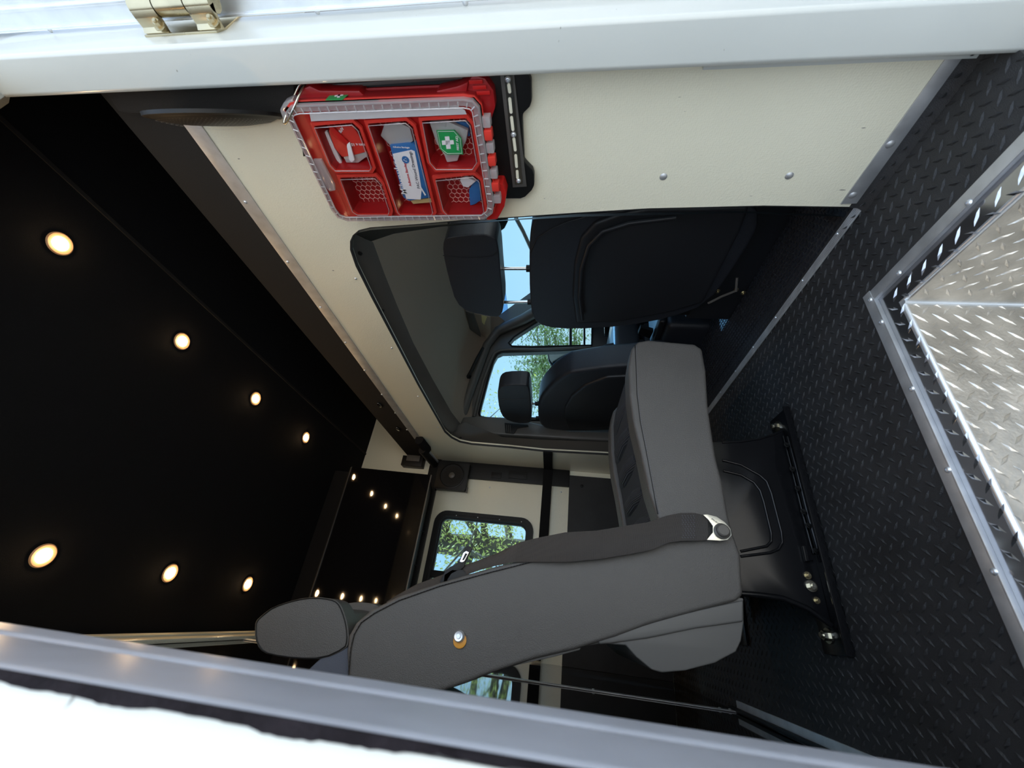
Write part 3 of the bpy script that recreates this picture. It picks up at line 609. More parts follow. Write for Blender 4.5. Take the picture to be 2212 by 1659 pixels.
# pale strip along the near edge of the lid
prism('lid_near_strip', [P(x, y, 'X', XK + .002) for (x, y) in ((668, 243), (985, 228), (1004, 238), (1008, 247), (672, 262))], (.001, 0, 0), mat('frosted_strip', (.62, .62, .63), .35), kit)
# hinge side knuckles (foot of the case)
for k, (x, y) in enumerate(((1046, 262), (1050, 290), (1054, 318), (1058, 346), (1062, 374), (1066, 402), (1070, 428))):
    p = P(x, y, 'X', XK + .004); box('hinge_clip', p + V3(-.006, -.009, -.012), p + V3(.012, .009, .003), m_clearr if k % 2 == 0 else m_redb, kit, .002)
# corner feet and end blocks
foot = [P(x, y, 'X', XK + .026) for (x, y) in ((1000, 208), (1010, 176), (1022, 162), (1048, 170), (1066, 196), (1070, 232), (1060, 262), (1046, 266), (1036, 232), (1020, 214))]
fo = prism('corner_block', foot, (.024, 0, 0), m_redd, kit, .003)
for k in range(3):
    a = P(1028 + 8 * k, 176 + 12 * k, 'X', XK + .024); box('ridge', a + V3(-.002, -.003, -.012), a + V3(.001, .003, .012), m_red, fo, .0008)
foot = [P(x, y, 'X', XK + .016) for (x, y) in ((1070, 398), (1086, 398), (1094, 420), (1090, 446), (1075, 474), (1050, 476), (1066, 450))]
prism('corner_block', foot, (.034, 0, 0), m_red, kit, .003)
foot = [P(x, y, 'X', XK + .020) for (x, y) in ((640, 224), (654, 192), (668, 186), (690, 196), (775, 196), (790, 210), (780, 220))]
prism('corner_block', foot, (.03, 0, 0), m_redd, kit, .003)
foot = [P(x, y, 'X', XK + .020) for (x, y) in ((930, 214), (945, 196), (990, 186), (1012, 176), (1006, 210))]
prism('corner_block', foot, (.03, 0, 0), m_redd, kit, .003)
foot = [P(x, y, 'X', XK + .006) for (x, y) in ((604, 238), (612, 222), (630, 214), (640, 226), (622, 250), (612, 262))]
prism('latch_cap', foot, (.02, 0, 0), m_clearr, kit, .003)
foot = [P(x, y, 'X', XK - .002) for (x, y) in ((676, 345), (694, 345), (722, 400), (724, 412), (712, 414), (700, 402))]
prism('latch', foot, (.006, 0, 0), m_clearr, kit, .002)
# green label on the side of the case
sl = [P(x, y, 'Y', KP[2].y - .0035) for (x, y) in ((703, 217), (716, 202), (753, 197), (752, 206), (740, 216))]
gl = prism('side_label', sl, (0, -.0006, 0), m_green, kit)
c = sum(sl, Vector()) / len(sl) + V3(0, -.001, 0); al = (sl[2] - sl[1]).normalized(); up_ = Vector((0, -1, 0)).cross(al).normalized()
for (a_, b_) in ((al, up_), (up_, al)):
    prism('cross', [c + a_ * .008 + b_ * .0025, c - a_ * .008 + b_ * .0025, c - a_ * .008 - b_ * .0025, c + a_ * .008 - b_ * .0025], (0, -.0003, 0), m_paper, gl)
# ring / shackle at the latch corner
rg = thing('split_ring', 'dark steel shackle ring through the upper corner of the red case', 'ring', P(630, 225, 'X', XK))
tube('ring', smoothpoly([P(x, y, 'X', v) for (x, y, v) in ((618, 268, XK - .004), (634, 236, XK - .006), (648, 200, XK + .010), (660, 182, XK + .03), (648, 180, XK + .04), (636, 205, XK + .03), (622, 240, XK + .01), (612, 266, XK))], 1), .0022, m_steel, rg, 8, closed=True)
# ---- contents
def quadp(name, pxs, xx, th, m, parent, r=.0008): return prism(name, [P(x, y, 'X', xx) for (x, y) in pxs], (th, 0, 0), m, parent, r)
z6 = lambda l: [(560 + x / 3.456, 120 + y / 3.456) for (x, y) in l]
g = thing('bandage_box', 'blue and white bandage carton in the long middle bin of the red case', 'box', P(890, 350, 'X', XK + .03))
quadp('carton', z6([(975, 670), (1110, 655), (1175, 665), (1275, 1060), (1120, 1085), (1075, 1060)]), XK + .018, .014, m_blue, g)
wp = quadp('white_face', z6([(995, 735), (1135, 705), (1160, 715), (1190, 860), (1212, 1000), (1205, 1075), (1098, 1070), (1050, 900)]), XK + .0172, .0006, m_paper, g, 0)
dn = (P(880, 420, 'X', XK) - P(850, 310, 'X', XK)).normalized(); sd = Vector((0, -dn.z, dn.y))
lu = -dn; lv = Vector((-1, 0, 0)).cross(lu)
def ktext(body, zx, zy, size, m, par, u=None, xx=XK + .0166):
    u = u or lu; text('lettering', body, size, m, par, P(560 + zx / 3.456, 120 + zy / 3.456, 'X', xx), u, Vector((-1, 0, 0)).cross(u))
ktext('Milwaukee', 1050, 900, .020, m_paper, g, xx=XK + .0168)
ktext('Adhesive Bandages', 1060, 685, .0045, m_paper, g, u=-sd if False else sd * -1)
ktext('Adhesive Bandages', 1105, 880, .0075, m_redp, g)
ktext('PAC Wound Dressings', 1160, 860, .0085, m_ink, g)
cc = P(560 + 1092 / 3.456, 120 + 778 / 3.456, 'X', XK + .0168)
put('blue_disc', lathe_me('blue_disc', [(0, .0004), (.0075, .0004), (.0075, 0)], 24, m_blue), g, cc, (-1, 0, 0))
tr_ = [cc + V3(-.0006, 0, 0) + Vector((0, math.cos(a), math.sin(a))) * .0045 for a in (PI / 2, PI * 7 / 6, PI * 11 / 6)]
tube('triangle_mark', tr_, .0005, m_paper, g, 5, closed=True)
quadp('white_stripe', z6([(1048, 735), (1056, 733), (1245, 1040), (1238, 1048)]), XK + .0165, .0003, m_paper, g, 0)
quadp('bag', z6([(905, 600), (930, 520), (1040, 500), (1125, 540), (1150, 640), (1110, 660), (975, 672)]), XK + .022, .006, m_foil, tag(thing('foil_bag', 'crumpled silver sachet behind the bandage carton in the case', 'bag', P(860, 290, 'X', XK + .03)), None), .002)
g = thing('yellow_packet', 'thin yellowish packet under the foot of the bandage carton', 'packet', P(905, 435, 'X', XK + .03))
quadp('packet', z6([(1125, 1080), (1285, 1065), (1292, 1095), (1150, 1108)]), XK + .028, .003, m_sign, g)
g = thing('first_aid_pouch', 'white pouch with green first aid label in the upper end bin of the case', 'pouch', P(970, 310, 'X', XK + .03))
quadp('pouch', z6([(1268, 500), (1400, 490), (1560, 560), (1545, 640), (1500, 730), (1480, 790), (1400, 800), (1380, 745), (1320, 650)]), XK + .018, .010, m_foil, g, .003)
gp = quadp('green_label', z6([(1322, 560), (1458, 558), (1508, 618), (1522, 738), (1402, 740), (1350, 700)]), XK + .010, .002, m_green, g, 0)
u_ = (P(560 + 1520 / 3.456, 120 + 738 / 3.456, 'X', XK) - P(560 + 1508 / 3.456, 120 + 618 / 3.456, 'X', XK)).normalized()
for l in ([(1385, 606), (1418, 604), (1430, 696), (1398, 698)], [(1362, 636), (1450, 632), (1454, 662), (1366, 668)]): quadp('cross', z6(l), XK + .0094, .0005, m_paper, gp, 0)
text('lettering', 'FIRST AID', .0062, m_paper, gp, P(560 + 1480 / 3.456, 120 + 655 / 3.456, 'X', XK + .0092), -u_, Vector((-1, 0, 0)).cross(-u_))
tube('label_line', [P(x, y, 'X', XK + .0095) for (x, y) in z6([(1332, 568), (1454, 566), (1500, 622), (1512, 730), (1404, 732), (1358, 696)])], .0004, m_paper, gp, 4, closed=True)
g = thing('blue_sachet', 'blue and white sachet behind the first aid pouch', 'sachet', P(1010, 290, 'X', XK + .03))
quadp('sachet', z6([(1440, 490), (1560, 500), (1575, 600), (1500, 620), (1450, 560)]), XK + .03, .003, m_blue, g)
g = thing('antiseptic_bag', 'red printed antiseptic packet in the bin at the top of the case', 'packet', P(760, 310, 'X', XK + .03))
bg_ = quadp('bag', z6([(515, 560), (560, 525), (700, 530), (770, 640), (800, 720), (730, 740), (620, 760), (560, 690)]), XK + .020, .006, m_redb, g, .002)
quadp('clear_end', z6([(620, 740), (800, 715), (810, 750), (740, 800), (650, 800)]), XK + .022, .004, m_foil, g, .001)
text('lettering', 'APR', .008, m_paper, bg_, P(560 + 610 / 3.456, 120 + 555 / 3.456, 'X', XK + .019), V3(0, .6, .8) * -1 * -1, V3(-1, 0, 0).cross(V3(0, .6, .8)))
text('lettering', 'mm x 100', .008, m_paper, bg_, P(560 + 730 / 3.456, 120 + 665 / 3.456, 'X', XK + .019), sd * 1 if sd.y < 0 else sd * -1, Vector((-1, 0, 0)).cross(sd * 1 if sd.y < 0 else sd * -1))
g = thing('swab_stick', 'white rolled dressing tube lying beside the red packet', 'tube', P(725, 330, 'X', XK + .03))
quadp('tube', z6([(475, 575), (505, 565), (625, 820), (600, 835)]), XK + .024, .007, m_paper, g, .002)
g = thing('tweezers', 'red and white tweezers in the bin at the top of the case', 'tweezers', P(750, 320, 'X', XK + .02))
quadp('grip', z6([(520, 530), (545, 530), (665, 650), (655, 680), (535, 590)]), XK + .014, .004, m_red, g, .001)
quadp('tip', z6([(650, 660), (675, 650), (712, 780), (690, 800), (670, 780)]), XK + .014, .004, m_paper, g, .001)
g = thing('tape_roll', 'white tape and blue film in the lower end bin of the case', 'tape', P(1010, 400, 'X', XK + .03))
quadp('tape', z6([(1495, 930), (1540, 905), (1620, 940), (1560, 990), (1520, 980)]), XK + .024, .008, m_paper, g, .003)
quadp('film', z6([(1565, 1010), (1600, 930), (1640, 930), (1655, 1080), (1610, 1110), (1575, 1120)]), XK + .030, .003, m_blue, g, .001)
# ================================================================ REAR PASSENGER SEAT
YS = 0.965; YE = 1.440
def SP(l, y=YS): return [P(a, b, 'Y', y) for (a, b) in l]
seat = thing('passenger_seat', 'charcoal vinyl passenger seat on a gloss black base bolted to the tread floor', 'seat', (0.3, 1.2, 0))
cush = [(1400, 733), (1500, 742), (1518, 752), (1526, 800), (1531, 880), (1548, 990), (1562, 1040), (1576, 1120), (1592, 1175), (1596, 1230), (1500, 1235), (1440, 1170), (1420, 1115), (1402, 1060), (1385, 980), (1368, 910), (1360, 850), (1358, 790), (1364, 752), (1378, 737)]
pts = SP(cush)
# underseat outline kept apart from the top outline so that the side piping can follow it
prism('seat_side', pts, (0, 0.075, 0), m_vinyl, seat, 0.012, 4)
prism('seat_side', [p + V3(0, YE - YS - .075, 0) for p in pts], (0, 0.075, 0), m_vinyl, seat, 0.012, 4)
core = SP([(1400, 735), (1515, 752), (1560, 1040), (1592, 1200), (1500, 1230), (1448, 1175), (1428, 1115), (1412, 1060), (1396, 980), (1380, 910), (1370, 850), (1366, 790), (1372, 752)])
prism('seat_cushion', [p + V3(0, .07, 0) for p in core], (0, YE - YS - .14, 0), m_vinyl_d, seat, 0.014, 4)
# raised transverse rolls and ribbed band on the cushion top
top = SP([(1366, 780), (1362, 850), (1370, 910), (1388, 980), (1404, 1060), (1424, 1120)])
for k in range(5):
    t = (k + .6) / 5 * (len(top) - 1); i = min(int(t), len(top) - 2); p = top[i].lerp(top[i + 1], t - i)
    tube('cushion_roll', [p + V3(0, .12, -.026), p + V3(0, .20, -.018), p + V3(0, .30, -.018), p + V3(0, .38, -.026)], [.020, .026, .026, .020], m_vinyl_d, seat, 16)
stitch = [p + V3(0, .002, 0) for p in SP([(1372, 745), (1374, 790), (1376, 850), (1383, 910), (1396, 975), (1409, 1045), (1421, 1110)], YS - .0015)]
tube('seam_piping', stitch, .0011, m_bplast, seat, 6)
bm = bmesh.new()
for a, b in zip(stitch, stitch[1:]):
    n = int((b - a).length / .0055)
    for k in range(n): p = a.lerp(b, (k + .5) / n) + V3(0, -.0008, -.0032); d = (b - a).normalized(); add_tube(bm, [p - d * .0017, p + d * .0017], .0006, 4)
o = fin(bm, 'stitching', m_ink, seat, smooth=False); o['kind'] = 'stuff'
back = [(1448, 1165), (1520, 1160), (1584, 1150), (1600, 1196), (1607, 1285), (1592, 1298), (1500, 1322), (1400, 1350), (1330, 1376), (1240, 1404), (1150, 1425), (1060, 1455), (1010, 1475), (960, 1492), (900, 1508), (830, 1520), (790, 1520), (760, 1512), (750, 1490), (748, 1410), (752, 1374), (768, 1345), (800, 1318), (860, 1288), (950, 1258), (1060, 1226), (1180, 1196), (1300, 1182)]
prism('backrest', SP(back, YS - .006), (0, YE - YS + .006, 0), m_vinyl, seat, 0.012, 4)
fr = SP([(1300, 1192), (1180, 1206), (1060, 1236), (950, 1266), (862, 1297), (808, 1325), (780, 1345), (765, 1370), (758, 1400), (753, 1450), (750, 1490)], YS - .0078)
tube('seam_piping', fr, .0012, m_bplast, seat, 6)
bm = bmesh.new()
for a, b in zip(fr, fr[1:]):
    n = int((b - a).length / .0065)
    for k in range(n): p = a.lerp(b, (k + .5) / n) + V3(0.0, -.0006, 0); d = (b - a).normalized(); add_tube(bm, [p - d * .002, p + d * .002], .0007, 4)
o = fin(bm, 'stitching', m_ink, seat, smooth=False); o['kind'] = 'stuff'
# grey rear shell below the backrest, in two steps
shell = [(1606, 1292), (1607, 1345), (1601, 1385), (1590, 1408), (1545, 1432), (1480, 1449), (1430, 1453), (1408, 1447), (1375, 1420), (1352, 1394), (1300, 1390), (1240, 1400), (1230, 1395), (1330, 1368), (1450, 1330), (1592, 1290)]
prism('rear_shell', SP(shell, YS + .004), (0, YE - YS - .01, 0), m_shell, seat, 0.008, 3)
sh2 = [(1606, 1296), (1606, 1343), (1500, 1358), (1400, 1379), (1320, 1390), (1296, 1392), (1282, 1378), (1330, 1366), (1450, 1330)]
prism('rear_shell', SP(sh2, YS - .001), (0, .03, 0), m_shell, seat, 0.004, 3)
prism('recliner_cover', SP([(1258, 1386), (1253, 1404), (1200, 1418), (1120, 1436), (1060, 1452), (1030, 1458), (1120, 1424), (1200, 1400)], YS + .002), (0, .05, 0), m_shell, seat, .003, 2)
prism('bolster', SP([(680, 1432), (700, 1412), (752, 1392), (758, 1452), (756, 1540), (640, 1540), (660, 1450)], YS + .012), (0, .10, 0), mat('blue_grey_fabric', (.10, .11, .14), .9, bump=('noise', 700, 1, .002)), seat, .008, 3)
# headrest
hr = [(550, 1350), (553, 1340), (566, 1328), (590, 1310), (640, 1294), (680, 1289), (716, 1293), (732, 1300), (742, 1318), (752, 1352), (754, 1385), (748, 1402), (700, 1424), (640, 1424), (580, 1415), (560, 1404), (550, 1380)]
HP = smoothpoly(SP(hr, YS + .01))
prism('headrest', HP, (0, 0.055, 0), m_vinyl, seat, 0.014, 4)
cH = sum(HP, Vector()) / len(HP)
prism('headrest', [cH + (p - cH) * .82 + V3(-.008, .05, 0) for p in HP], (0, 0.20, 0), m_vinyl, seat, 0.012, 4)
prism('headrest', [p + V3(0, .24, 0) for p in HP], (0, 0.055, 0), m_vinyl, seat, 0.014, 4)
tube('seam_piping', [cH + (p - cH) * .965 + V3(0, -.001, 0) for p in HP], .0012, m_bplast, seat, 6, closed=True)
prism('headrest_neck', SP([(730, 1395), (760, 1352), (800, 1322), (850, 1300), (870, 1330), (800, 1400), (750, 1430)], YS + .09), (0, .18, 0), m_bplast, seat, .01, 3)
# shoulder bolt cap
pb = P(994, 1379, 'Y', YS - .008)
put('orange_washer', lathe_me('orange_washer', [(0, .001), (.012, .001), (.0135, 0)], 24, m_orange), seat, pb + V3(-.004, 0, .0), (0.1, -1, 0))
put('bolt_cap', lathe_me('bolt_cap', [(0, .011), (.004, .011), (.005, .009), (.0085, .0095), (.0105, .007), (.0110, .001)], 28, m_aluw), seat, pb + V3(0.003, 0, .0015), (0.05, -1, 0.1))
# ---- base
YB = 1.045
base = seat
bp_ = SP([(1535, 955), (1600, 954), (1640, 948), (1668, 940), (1690, 930), (1704, 960), (1796, 1350), (1744, 1313), (1690, 1291), (1640, 1284), (1600, 1282), (1580, 1250), (1560, 1150)], YB)
prism('side_plate', bp_, (0, .004, 0), m_glossm, base, .001)
prism('side_plate', [p + V3(0, .42, 0) for p in bp_], (0, .004, 0), m_glossm, base, .001)
box('cross_plate', (0.15, YB + .01, .16), (0.46, YB + .42, .215), m_glossm, base, .004)
for l, r_ in (([(1560, 994), (1600, 1004), (1640, 1026), (1656, 1040), (1666, 1065), (1688, 1150), (1690, 1172), (1682, 1186), (1664, 1194), (1600, 1202)], .0032), ([(1562, 1017), (1600, 1026), (1628, 1042), (1642, 1060), (1650, 1085), (1666, 1152), (1666, 1170), (1656, 1180), (1600, 1191)], .0032)):
    tube('pressed_rib', SP(l, YB - .001), r_, m_glossm, base, 8)
tube('edge_roll', SP([(1600, 1282), (1640, 1285), (1690, 1292), (1744, 1314), (1796, 1351)], YB - .002), .006, m_glossm, base, 10)
tube('edge_roll', SP([(1560, 956), (1600, 954), (1640, 948), (1668, 940), (1690, 930)], YB), .003, m_glossm, base, 8)
fx0, fx1 = 0.010, 0.565
box('floor_rail', (fx0, 1.004, 0.004), (fx1, 1.10, 0.010), m_glossm, base, .001)
box('rail_lip', (fx0, 1.003, 0.0045), (fx1, 1.008, 0.020), m_glossm, base, .001)
box('floor_rail', (fx0, 1.50, 0.004), (fx1, 1.59, 0.010), m_glossm, base, .001)
tube('slotted_tube', SP([(1702, 944), (1720, 1010), (1745, 1110), (1776, 1216)], YB - .012), .0062, m_glossm, base, 12)
tube('slotted_tube', SP([(1692, 942), (1712, 1020), (1734, 1110), (1757, 1196)], YB - .004), .0028, m_glossm, base, 8)
for (x, y) in ((1699, 961), (1711, 1013), (1723, 1055), (1735, 1105), (1746, 1135), (1762, 1190)):
    put('rail_pin', bolt_me('rail_pin', .0042, .006, m_bplast), base, P(x, y, 'Y', YB - .018), (0, -1, 0), 1.0)
for (x, y) in ((1685, 918), (1798, 1374)): put('bolt', me_bolt, base, P(x, y, 'Z', .010) + V3(0, 0.012, 0), (0, 0, 1), 1.0)
put('bolt', me_bolt, base, V3(.09, 1.56, .01), (0, 0, 1))
put('bolt', me_bolt, base, P(1752, 1266, 'Y', YB - .001), (0, -1, 0), .8)
put('bolt', me_hbolt, base, P(1744, 1243, 'Y', YB - .001), (0, -1, 0), .8)
put('bolt', me_hbolt, base, P(1764, 1297, 'Y', YB - .001), (0, -1, 0), .7)
prism('welded_tab', SP([(1729, 1180), (1746, 1180), (1752, 1212), (1736, 1214)], YB - .001), (0, -.010, 0), m_glossm, base, .002)
# ---- belt
st_ = [((1528, 1114), (1528, 1166), .948), ((1500, 1108), (1506, 1168), .946), ((1470, 1108), (1474, 1168), .944), ((1440, 1114), (1444, 1172), .944), ((1400, 1128), (1406, 1188), .944), ((1350, 1136), (1354, 1198), .944), ((1290, 1146), (1292, 1208), .945), ((1220, 1150), (1222, 1214), .947), ((1160, 1162), (1160, 1214), .952), ((1120, 1172), (1112, 1214), .958), ((1080, 1192), (1070, 1222), .975), ((1040, 1208), (1034, 1232), .99), ((1000, 1222), (996, 1246), 1.01), ((960, 1240), (958, 1262), 1.03), ((900, 1262), (902, 1282), 1.04), ((860, 1284), (866, 1298), 1.05), ((835, 1300), (842, 1312), 1.05)]
bm = bmesh.new(); A = []; B = []
fine = []
for i in range(len(st_) - 1):
    for k in range(4):
        t = k / 4; fine.append(tuple((st_[i][j][0] * (1 - t) + st_[i + 1][j][0] * t, st_[i][j][1] * (1 - t) + st_[i + 1][j][1] * t) for j in (0, 1)) + (st_[i][2] * (1 - t) + st_[i + 1][2] * t,))
fine.append(st_[-1]); rows = []
for (a, b, y) in fine:
    pa = P(*a, 'Y', y); pb2 = P(*b, 'Y', y - .003)
    rows.append([pa.lerp(pb2, s) + V3(0, -0.003 * math.sin(PI * s), 0) for s in (0, .25, .5, .75, 1)])
G = [[bm.verts.new(p) for p in r] for r in rows]; G2 = [[bm.verts.new(p + V3(0, .0022, 0)) for p in r] for r in rows]
for i in range(len(G) - 1):
    for j in range(4): bm.faces.new((G[i][j], G[i][j + 1], G[i + 1][j + 1], G[i + 1][j])); bm.faces.new((G2[i][j], G2[i + 1][j], G2[i + 1][j + 1], G2[i][j + 1]))
    bm.faces.new((G[i][0], G[i + 1][0], G2[i + 1][0], G2[i][0])); bm.faces.new((G[i][4], G2[i][4], G2[i + 1][4], G[i + 1][4]))
bm.faces.new([v for v in G[0]] + [v for v in G2[0][::-1]]); bm.faces.new([v for v in G[-1][::-1]] + [v for v in G2[-1]])
belt = fin(bm, 'seat_belt', m_strap, seat, ang=60)
bm = bmesh.new()
for i in range(5):
    for j in range(11):
        p = P(1474 + i * 6 - 0 + (j % 2) * 2, 1114 + j * 4.7, 'Y', .9402); add_tube(bm, [p + V3(-.0012, 0, -.001), p + V3(.0012, 0, .001)], .0007, 4)
o = fin(bm, 'stitching', m_ink, belt, smooth=False); o['kind'] = 'stuff'
an = SP([(1519, 1112), (1528, 1111), (1548, 1116), (1566, 1128), (1578, 1142), (1581, 1156), (1572, 1166), (1556, 1168), (1527, 1166), (1540, 1150), (1540, 1136), (1530, 1122)], .9405)
prism('anchor_plate', an, (0, .003, 0), mat('pale_zinc_plate', (.72, .70, .60), .3, .8), belt, .0007)
pc = P(1559, 1148, 'Y', .940)
put('anchor_button', lathe_me('anchor_button', [(.0165, 0), (.0165, .004), (.0135, .006), (.0128, .011), (.0105, .013), (0, .0132)], 28, m_gplast), belt, pc, (0.05, -1, 0))
text('lettering', 'PTK 0319', .0042, m_ink, belt, P(1545, 1126, 'Y', .9398), P(1570, 1141, 'Y', .9398) - P(1535, 1117, 'Y', .9398), Vector((0, -1, 0)).cross(P(1570, 1141, 'Y', .9398) - P(1535, 1117, 'Y', .9398)))
tg = [(1004, 1184), (1008, 1179), (1016, 1180), (1020, 1185), (1004, 1216), (1003, 1224), (996, 1230), (976, 1240), (968, 1252), (964, 1268), (955, 1266), (950, 1256), (962, 1232), (972, 1224), (984, 1220), (992, 1210)]
prism('tongue', SP(tg, 1.0), (0, .006, 0), m_bplast, belt, .0015)
prism('tongue_blade', SP([(1001, 1194), (1007, 1190), (1013, 1193), (1003, 1212), (998, 1216), (993, 1213)], .998), (0, .002, 0), m_chrome, belt, .0006)
prism('tongue_slot', SP([(1005, 1195), (1010, 1196), (1002, 1210), (998, 1210)], .9965), (0, .001, 0), m_bplast, belt, 0)
prism('buckle_body', SP([(958, 1240), (976, 1228), (1000, 1230), (1010, 1240), (1000, 1252), (975, 1262), (955, 1262)], 1.0), (0, .02, 0), m_bplast, belt, .003)
# ================================================================ CAB
XC = XB + 0.02
gk = tube('trim_12', [p + V3(.006, 0, 0) for p in OP], .006, m_rubber, None, 8); struct(gk)
gt = thing('trim_13', 'curved dark grey trim panel lining the cab opening with push pins', 'trim', (XC, 1.3, 1.1), kind='structure')
outl = [(765, 505), (762, 540), (775, 580), (806, 643), (858, 741), (906, 832), (946, 904), (972, 940)]
inl = [(806, 523), (812, 540), (830, 590), (858, 660), (893, 741), (935, 820), (975, 890), (998, 920)]
bm = bmesh.new(); A = [bm.verts.new(P(x, y, 'X', XC + .005)) for (x, y) in outl]; B = [bm.verts.new(P(x, y, 'X', XC + .06)) for (x, y) in inl]; D = [bm.verts.new(P((a[0] + b[0]) / 2 - 3, (a[1] + b[1]) / 2, 'X', XC + .022)) for a, b in zip(outl, inl)]
for i in range(len(A) - 1): bm.faces.new((A[i], A[i + 1], D[i + 1], D[i])); bm.faces.new((D[i], D[i + 1], B[i + 1], B[i]))
fin(bm, 'top_panel', m_gplast, gt)
bm = bmesh.new(); lo = [(975, 946), (1000, 956), (1100, 967), (1174, 975), (1305, 982), (1450, 992)]; hi = [(985, 916), (1010, 914), (1055, 945), (1174, 958), (1305, 968), (1450, 978)]
hi0 = [(979, 928), (998, 905), (1045, 925), (1100, 942), (1174, 954), (1305, 958), (1450, 966)]
A = [bm.verts.new(P(x, y, 'X', XC + .004)) for (x, y) in lo]; B = [bm.verts.new(P(x, y, 'X', XC + .05)) for (x, y) in ((979, 922), (1005, 912), (1085, 944), (1174, 950), (1305, 954), (1450, 962))]
for i in range(len(A) - 1): bm.faces.new((A[i], A[i + 1], B[i + 1], B[i]))
fin(bm, 'side_panel', m_gplast, gt)
A_ = [P(x, y, 'X', XC + .004) for (x, y) in ((765, 505), (800, 497), (1000, 482), (1250, 468), (1600, 460), (1860, 470))]; B_ = [P(x, y, 'X', XC + .07) for (x, y) in ((800, 522), (850, 505), (950, 490), (1250, 462), (1600, 456), (1860, 466))]
bm = bmesh.new(); A = [bm.verts.new(p) for p in A_]; B = [bm.verts.new(p) for p in B_]
for i in range(len(A) - 1): bm.faces.new((A[i], A[i + 1], B[i + 1], B[i]))
fin(bm, 'near_panel', m_bplast, gt)
for (x, y) in ((778, 547), (826, 670), (941, 889), (973, 936), (995, 945), (1119, 963), (1246, 975)): put('push_pin', me_bcap, gt, P(x, y, 'X', XC + .012), (-1, 0, 0), .75)
# headliner
bm = bmesh.new(); prof = [(XC + .01, 1.232), (XC + .06, 1.252), (1.2, 1.30), (1.5, 1.31), (1.75, 1.285), (1.86, 1.235), (1.93, 1.165)]
ya, yb_ = 0.33, 2.36
rows = []
for (x, z) in prof:
    r = []
    for k in range(17):
        y = ya + (yb_ - ya) * k / 16; e_ = min(y - ya, yb_ - y); r.append(bm.verts.new((x, y, z - .10 * max(0, 1 - e_ / .16) ** 2)))
    rows.append(r)
for a, b in zip(rows, rows[1:]):
    for k in range(16): bm.faces.new((a[k], a[k + 1], b[k + 1], b[k]))
o = fin(bm, 'cab_headliner', m_head, ang=60); struct(o)
struct(box('cab_roof', (XC, .28, 1.34), (1.9, 2.46, 1.36), m_white))
# far cab door wall with side window and quarter window
YC = 2.36
def CP(l, y=YC): return [P(a, b, 'Y', y) for (a, b) in l]
w1 = [(1035, 893), (1040, 872), (1055, 815), (1066, 780), (1074, 766), (1085, 761), (1200, 757), (1272, 754), (1300, 754), (1310, 905), (1200, 908), (1098, 905), (1050, 903), (1038, 900)]
w2 = [(1099, 741), (1110, 728), (1150, 702), (1200, 672), (1260, 640), (1280, 660), (1278, 746), (1150, 749), (1106, 748)]
outerc = [(1000, 1010), (985, 940), (1000, 880), (1030, 780), (1052, 735), (1060, 700)]
outerc2 = [V3(1.935, 2.36, 1.16), V3(2.55, 2.36, .60), V3(2.55, 2.36, -.05), V3(.87, 2.36, -.05)]
dwl = plate('wall_left', CP(outerc[1:]) + outerc2, [CP(w1), CP(w2)], (0, .05, 0), m_gplast); struct(dwl)
wd = thing('window_2', 'far cab side door window with black rubber seal', 'window', P(1150, 830, 'Y', YC), kind='structure')
tube('window_seal', CP(w1, YC - .002), .008, m_bplast, wd, 8, closed=True); prism('glass', CP(w1, YC + .03), (0, .003, 0), m_glass, wd)
wd = thing('window_3', 'triangular quarter window beside the far windscreen pillar', 'window', P(1200, 720, 'Y', YC), kind='structure')
tube('window_seal', CP(w2, YC - .002), .007, m_bplast, wd, 8, closed=True); prism('glass', CP(w2, YC + .03), (0, .003, 0), m_glass, wd)
tube('division_bar', CP([(1232, 700), (1232, 748)], YC + .02), .012, m_bplast, wd, 8); tube('division_bar', CP([(1262, 690), (1262, 748)], YC + .02), .009, m_bplast, wd, 8)
# light grey inner rim of the door opening and pillar mouldings
o = tube('trim_14', CP([(1275, 750), (1180, 755), (1098, 755), (1080, 757), (1068, 763), (1060, 780), (1045, 820), (1030, 875), (1024, 900)], YC - .008), .012, m_gplast, None, 10); struct(o)
o = tube('trim_15', [P(1262, 600, 'Y', YC - .06), P(1190, 655, 'Y', YC - .05), P(1130, 690, 'Y', YC - .04), P(1075, 715, 'Y', YC - .03), P(1052, 745, 'Y', YC - .03), P(1035, 790, 'Y', YC - .03), P(1010, 860, 'Y', YC - .03), P(998, 900, 'Y', YC - .03)], [.045, .045, .04, .035, .03, .03, .03, .03], m_gplast, None, 14); struct(o)
# side wall lining behind the driver and belt guide
o = prism('trim_16', CP([(990, 925), (1000, 900), (1040, 898), (1110, 903), (1230, 930), (1500, 935), (1500, 962), (1230, 948), (1060, 938)], YC - .14), (0, .10, 0), m_gplast, None, .015, 3); struct(o)
bg2 = thing('belt_guide', 'small black belt guide on the trim behind the far cab seat', 'belt guide', P(1103, 920, 'Y', YC - .145))
prism('guide_frame', CP([(1090, 914), (1140, 918), (1142, 922), (1118, 926), (1110, 938), (1092, 936)], YC - .144), (0, -.006, 0), m_bplast, bg2, .002)
for k in range(3): tube('slot', CP([(1094 + 4 * k, 918), (1095 + 4 * k, 934)], YC - .153), .0025, m_gplast, bg2, 6)
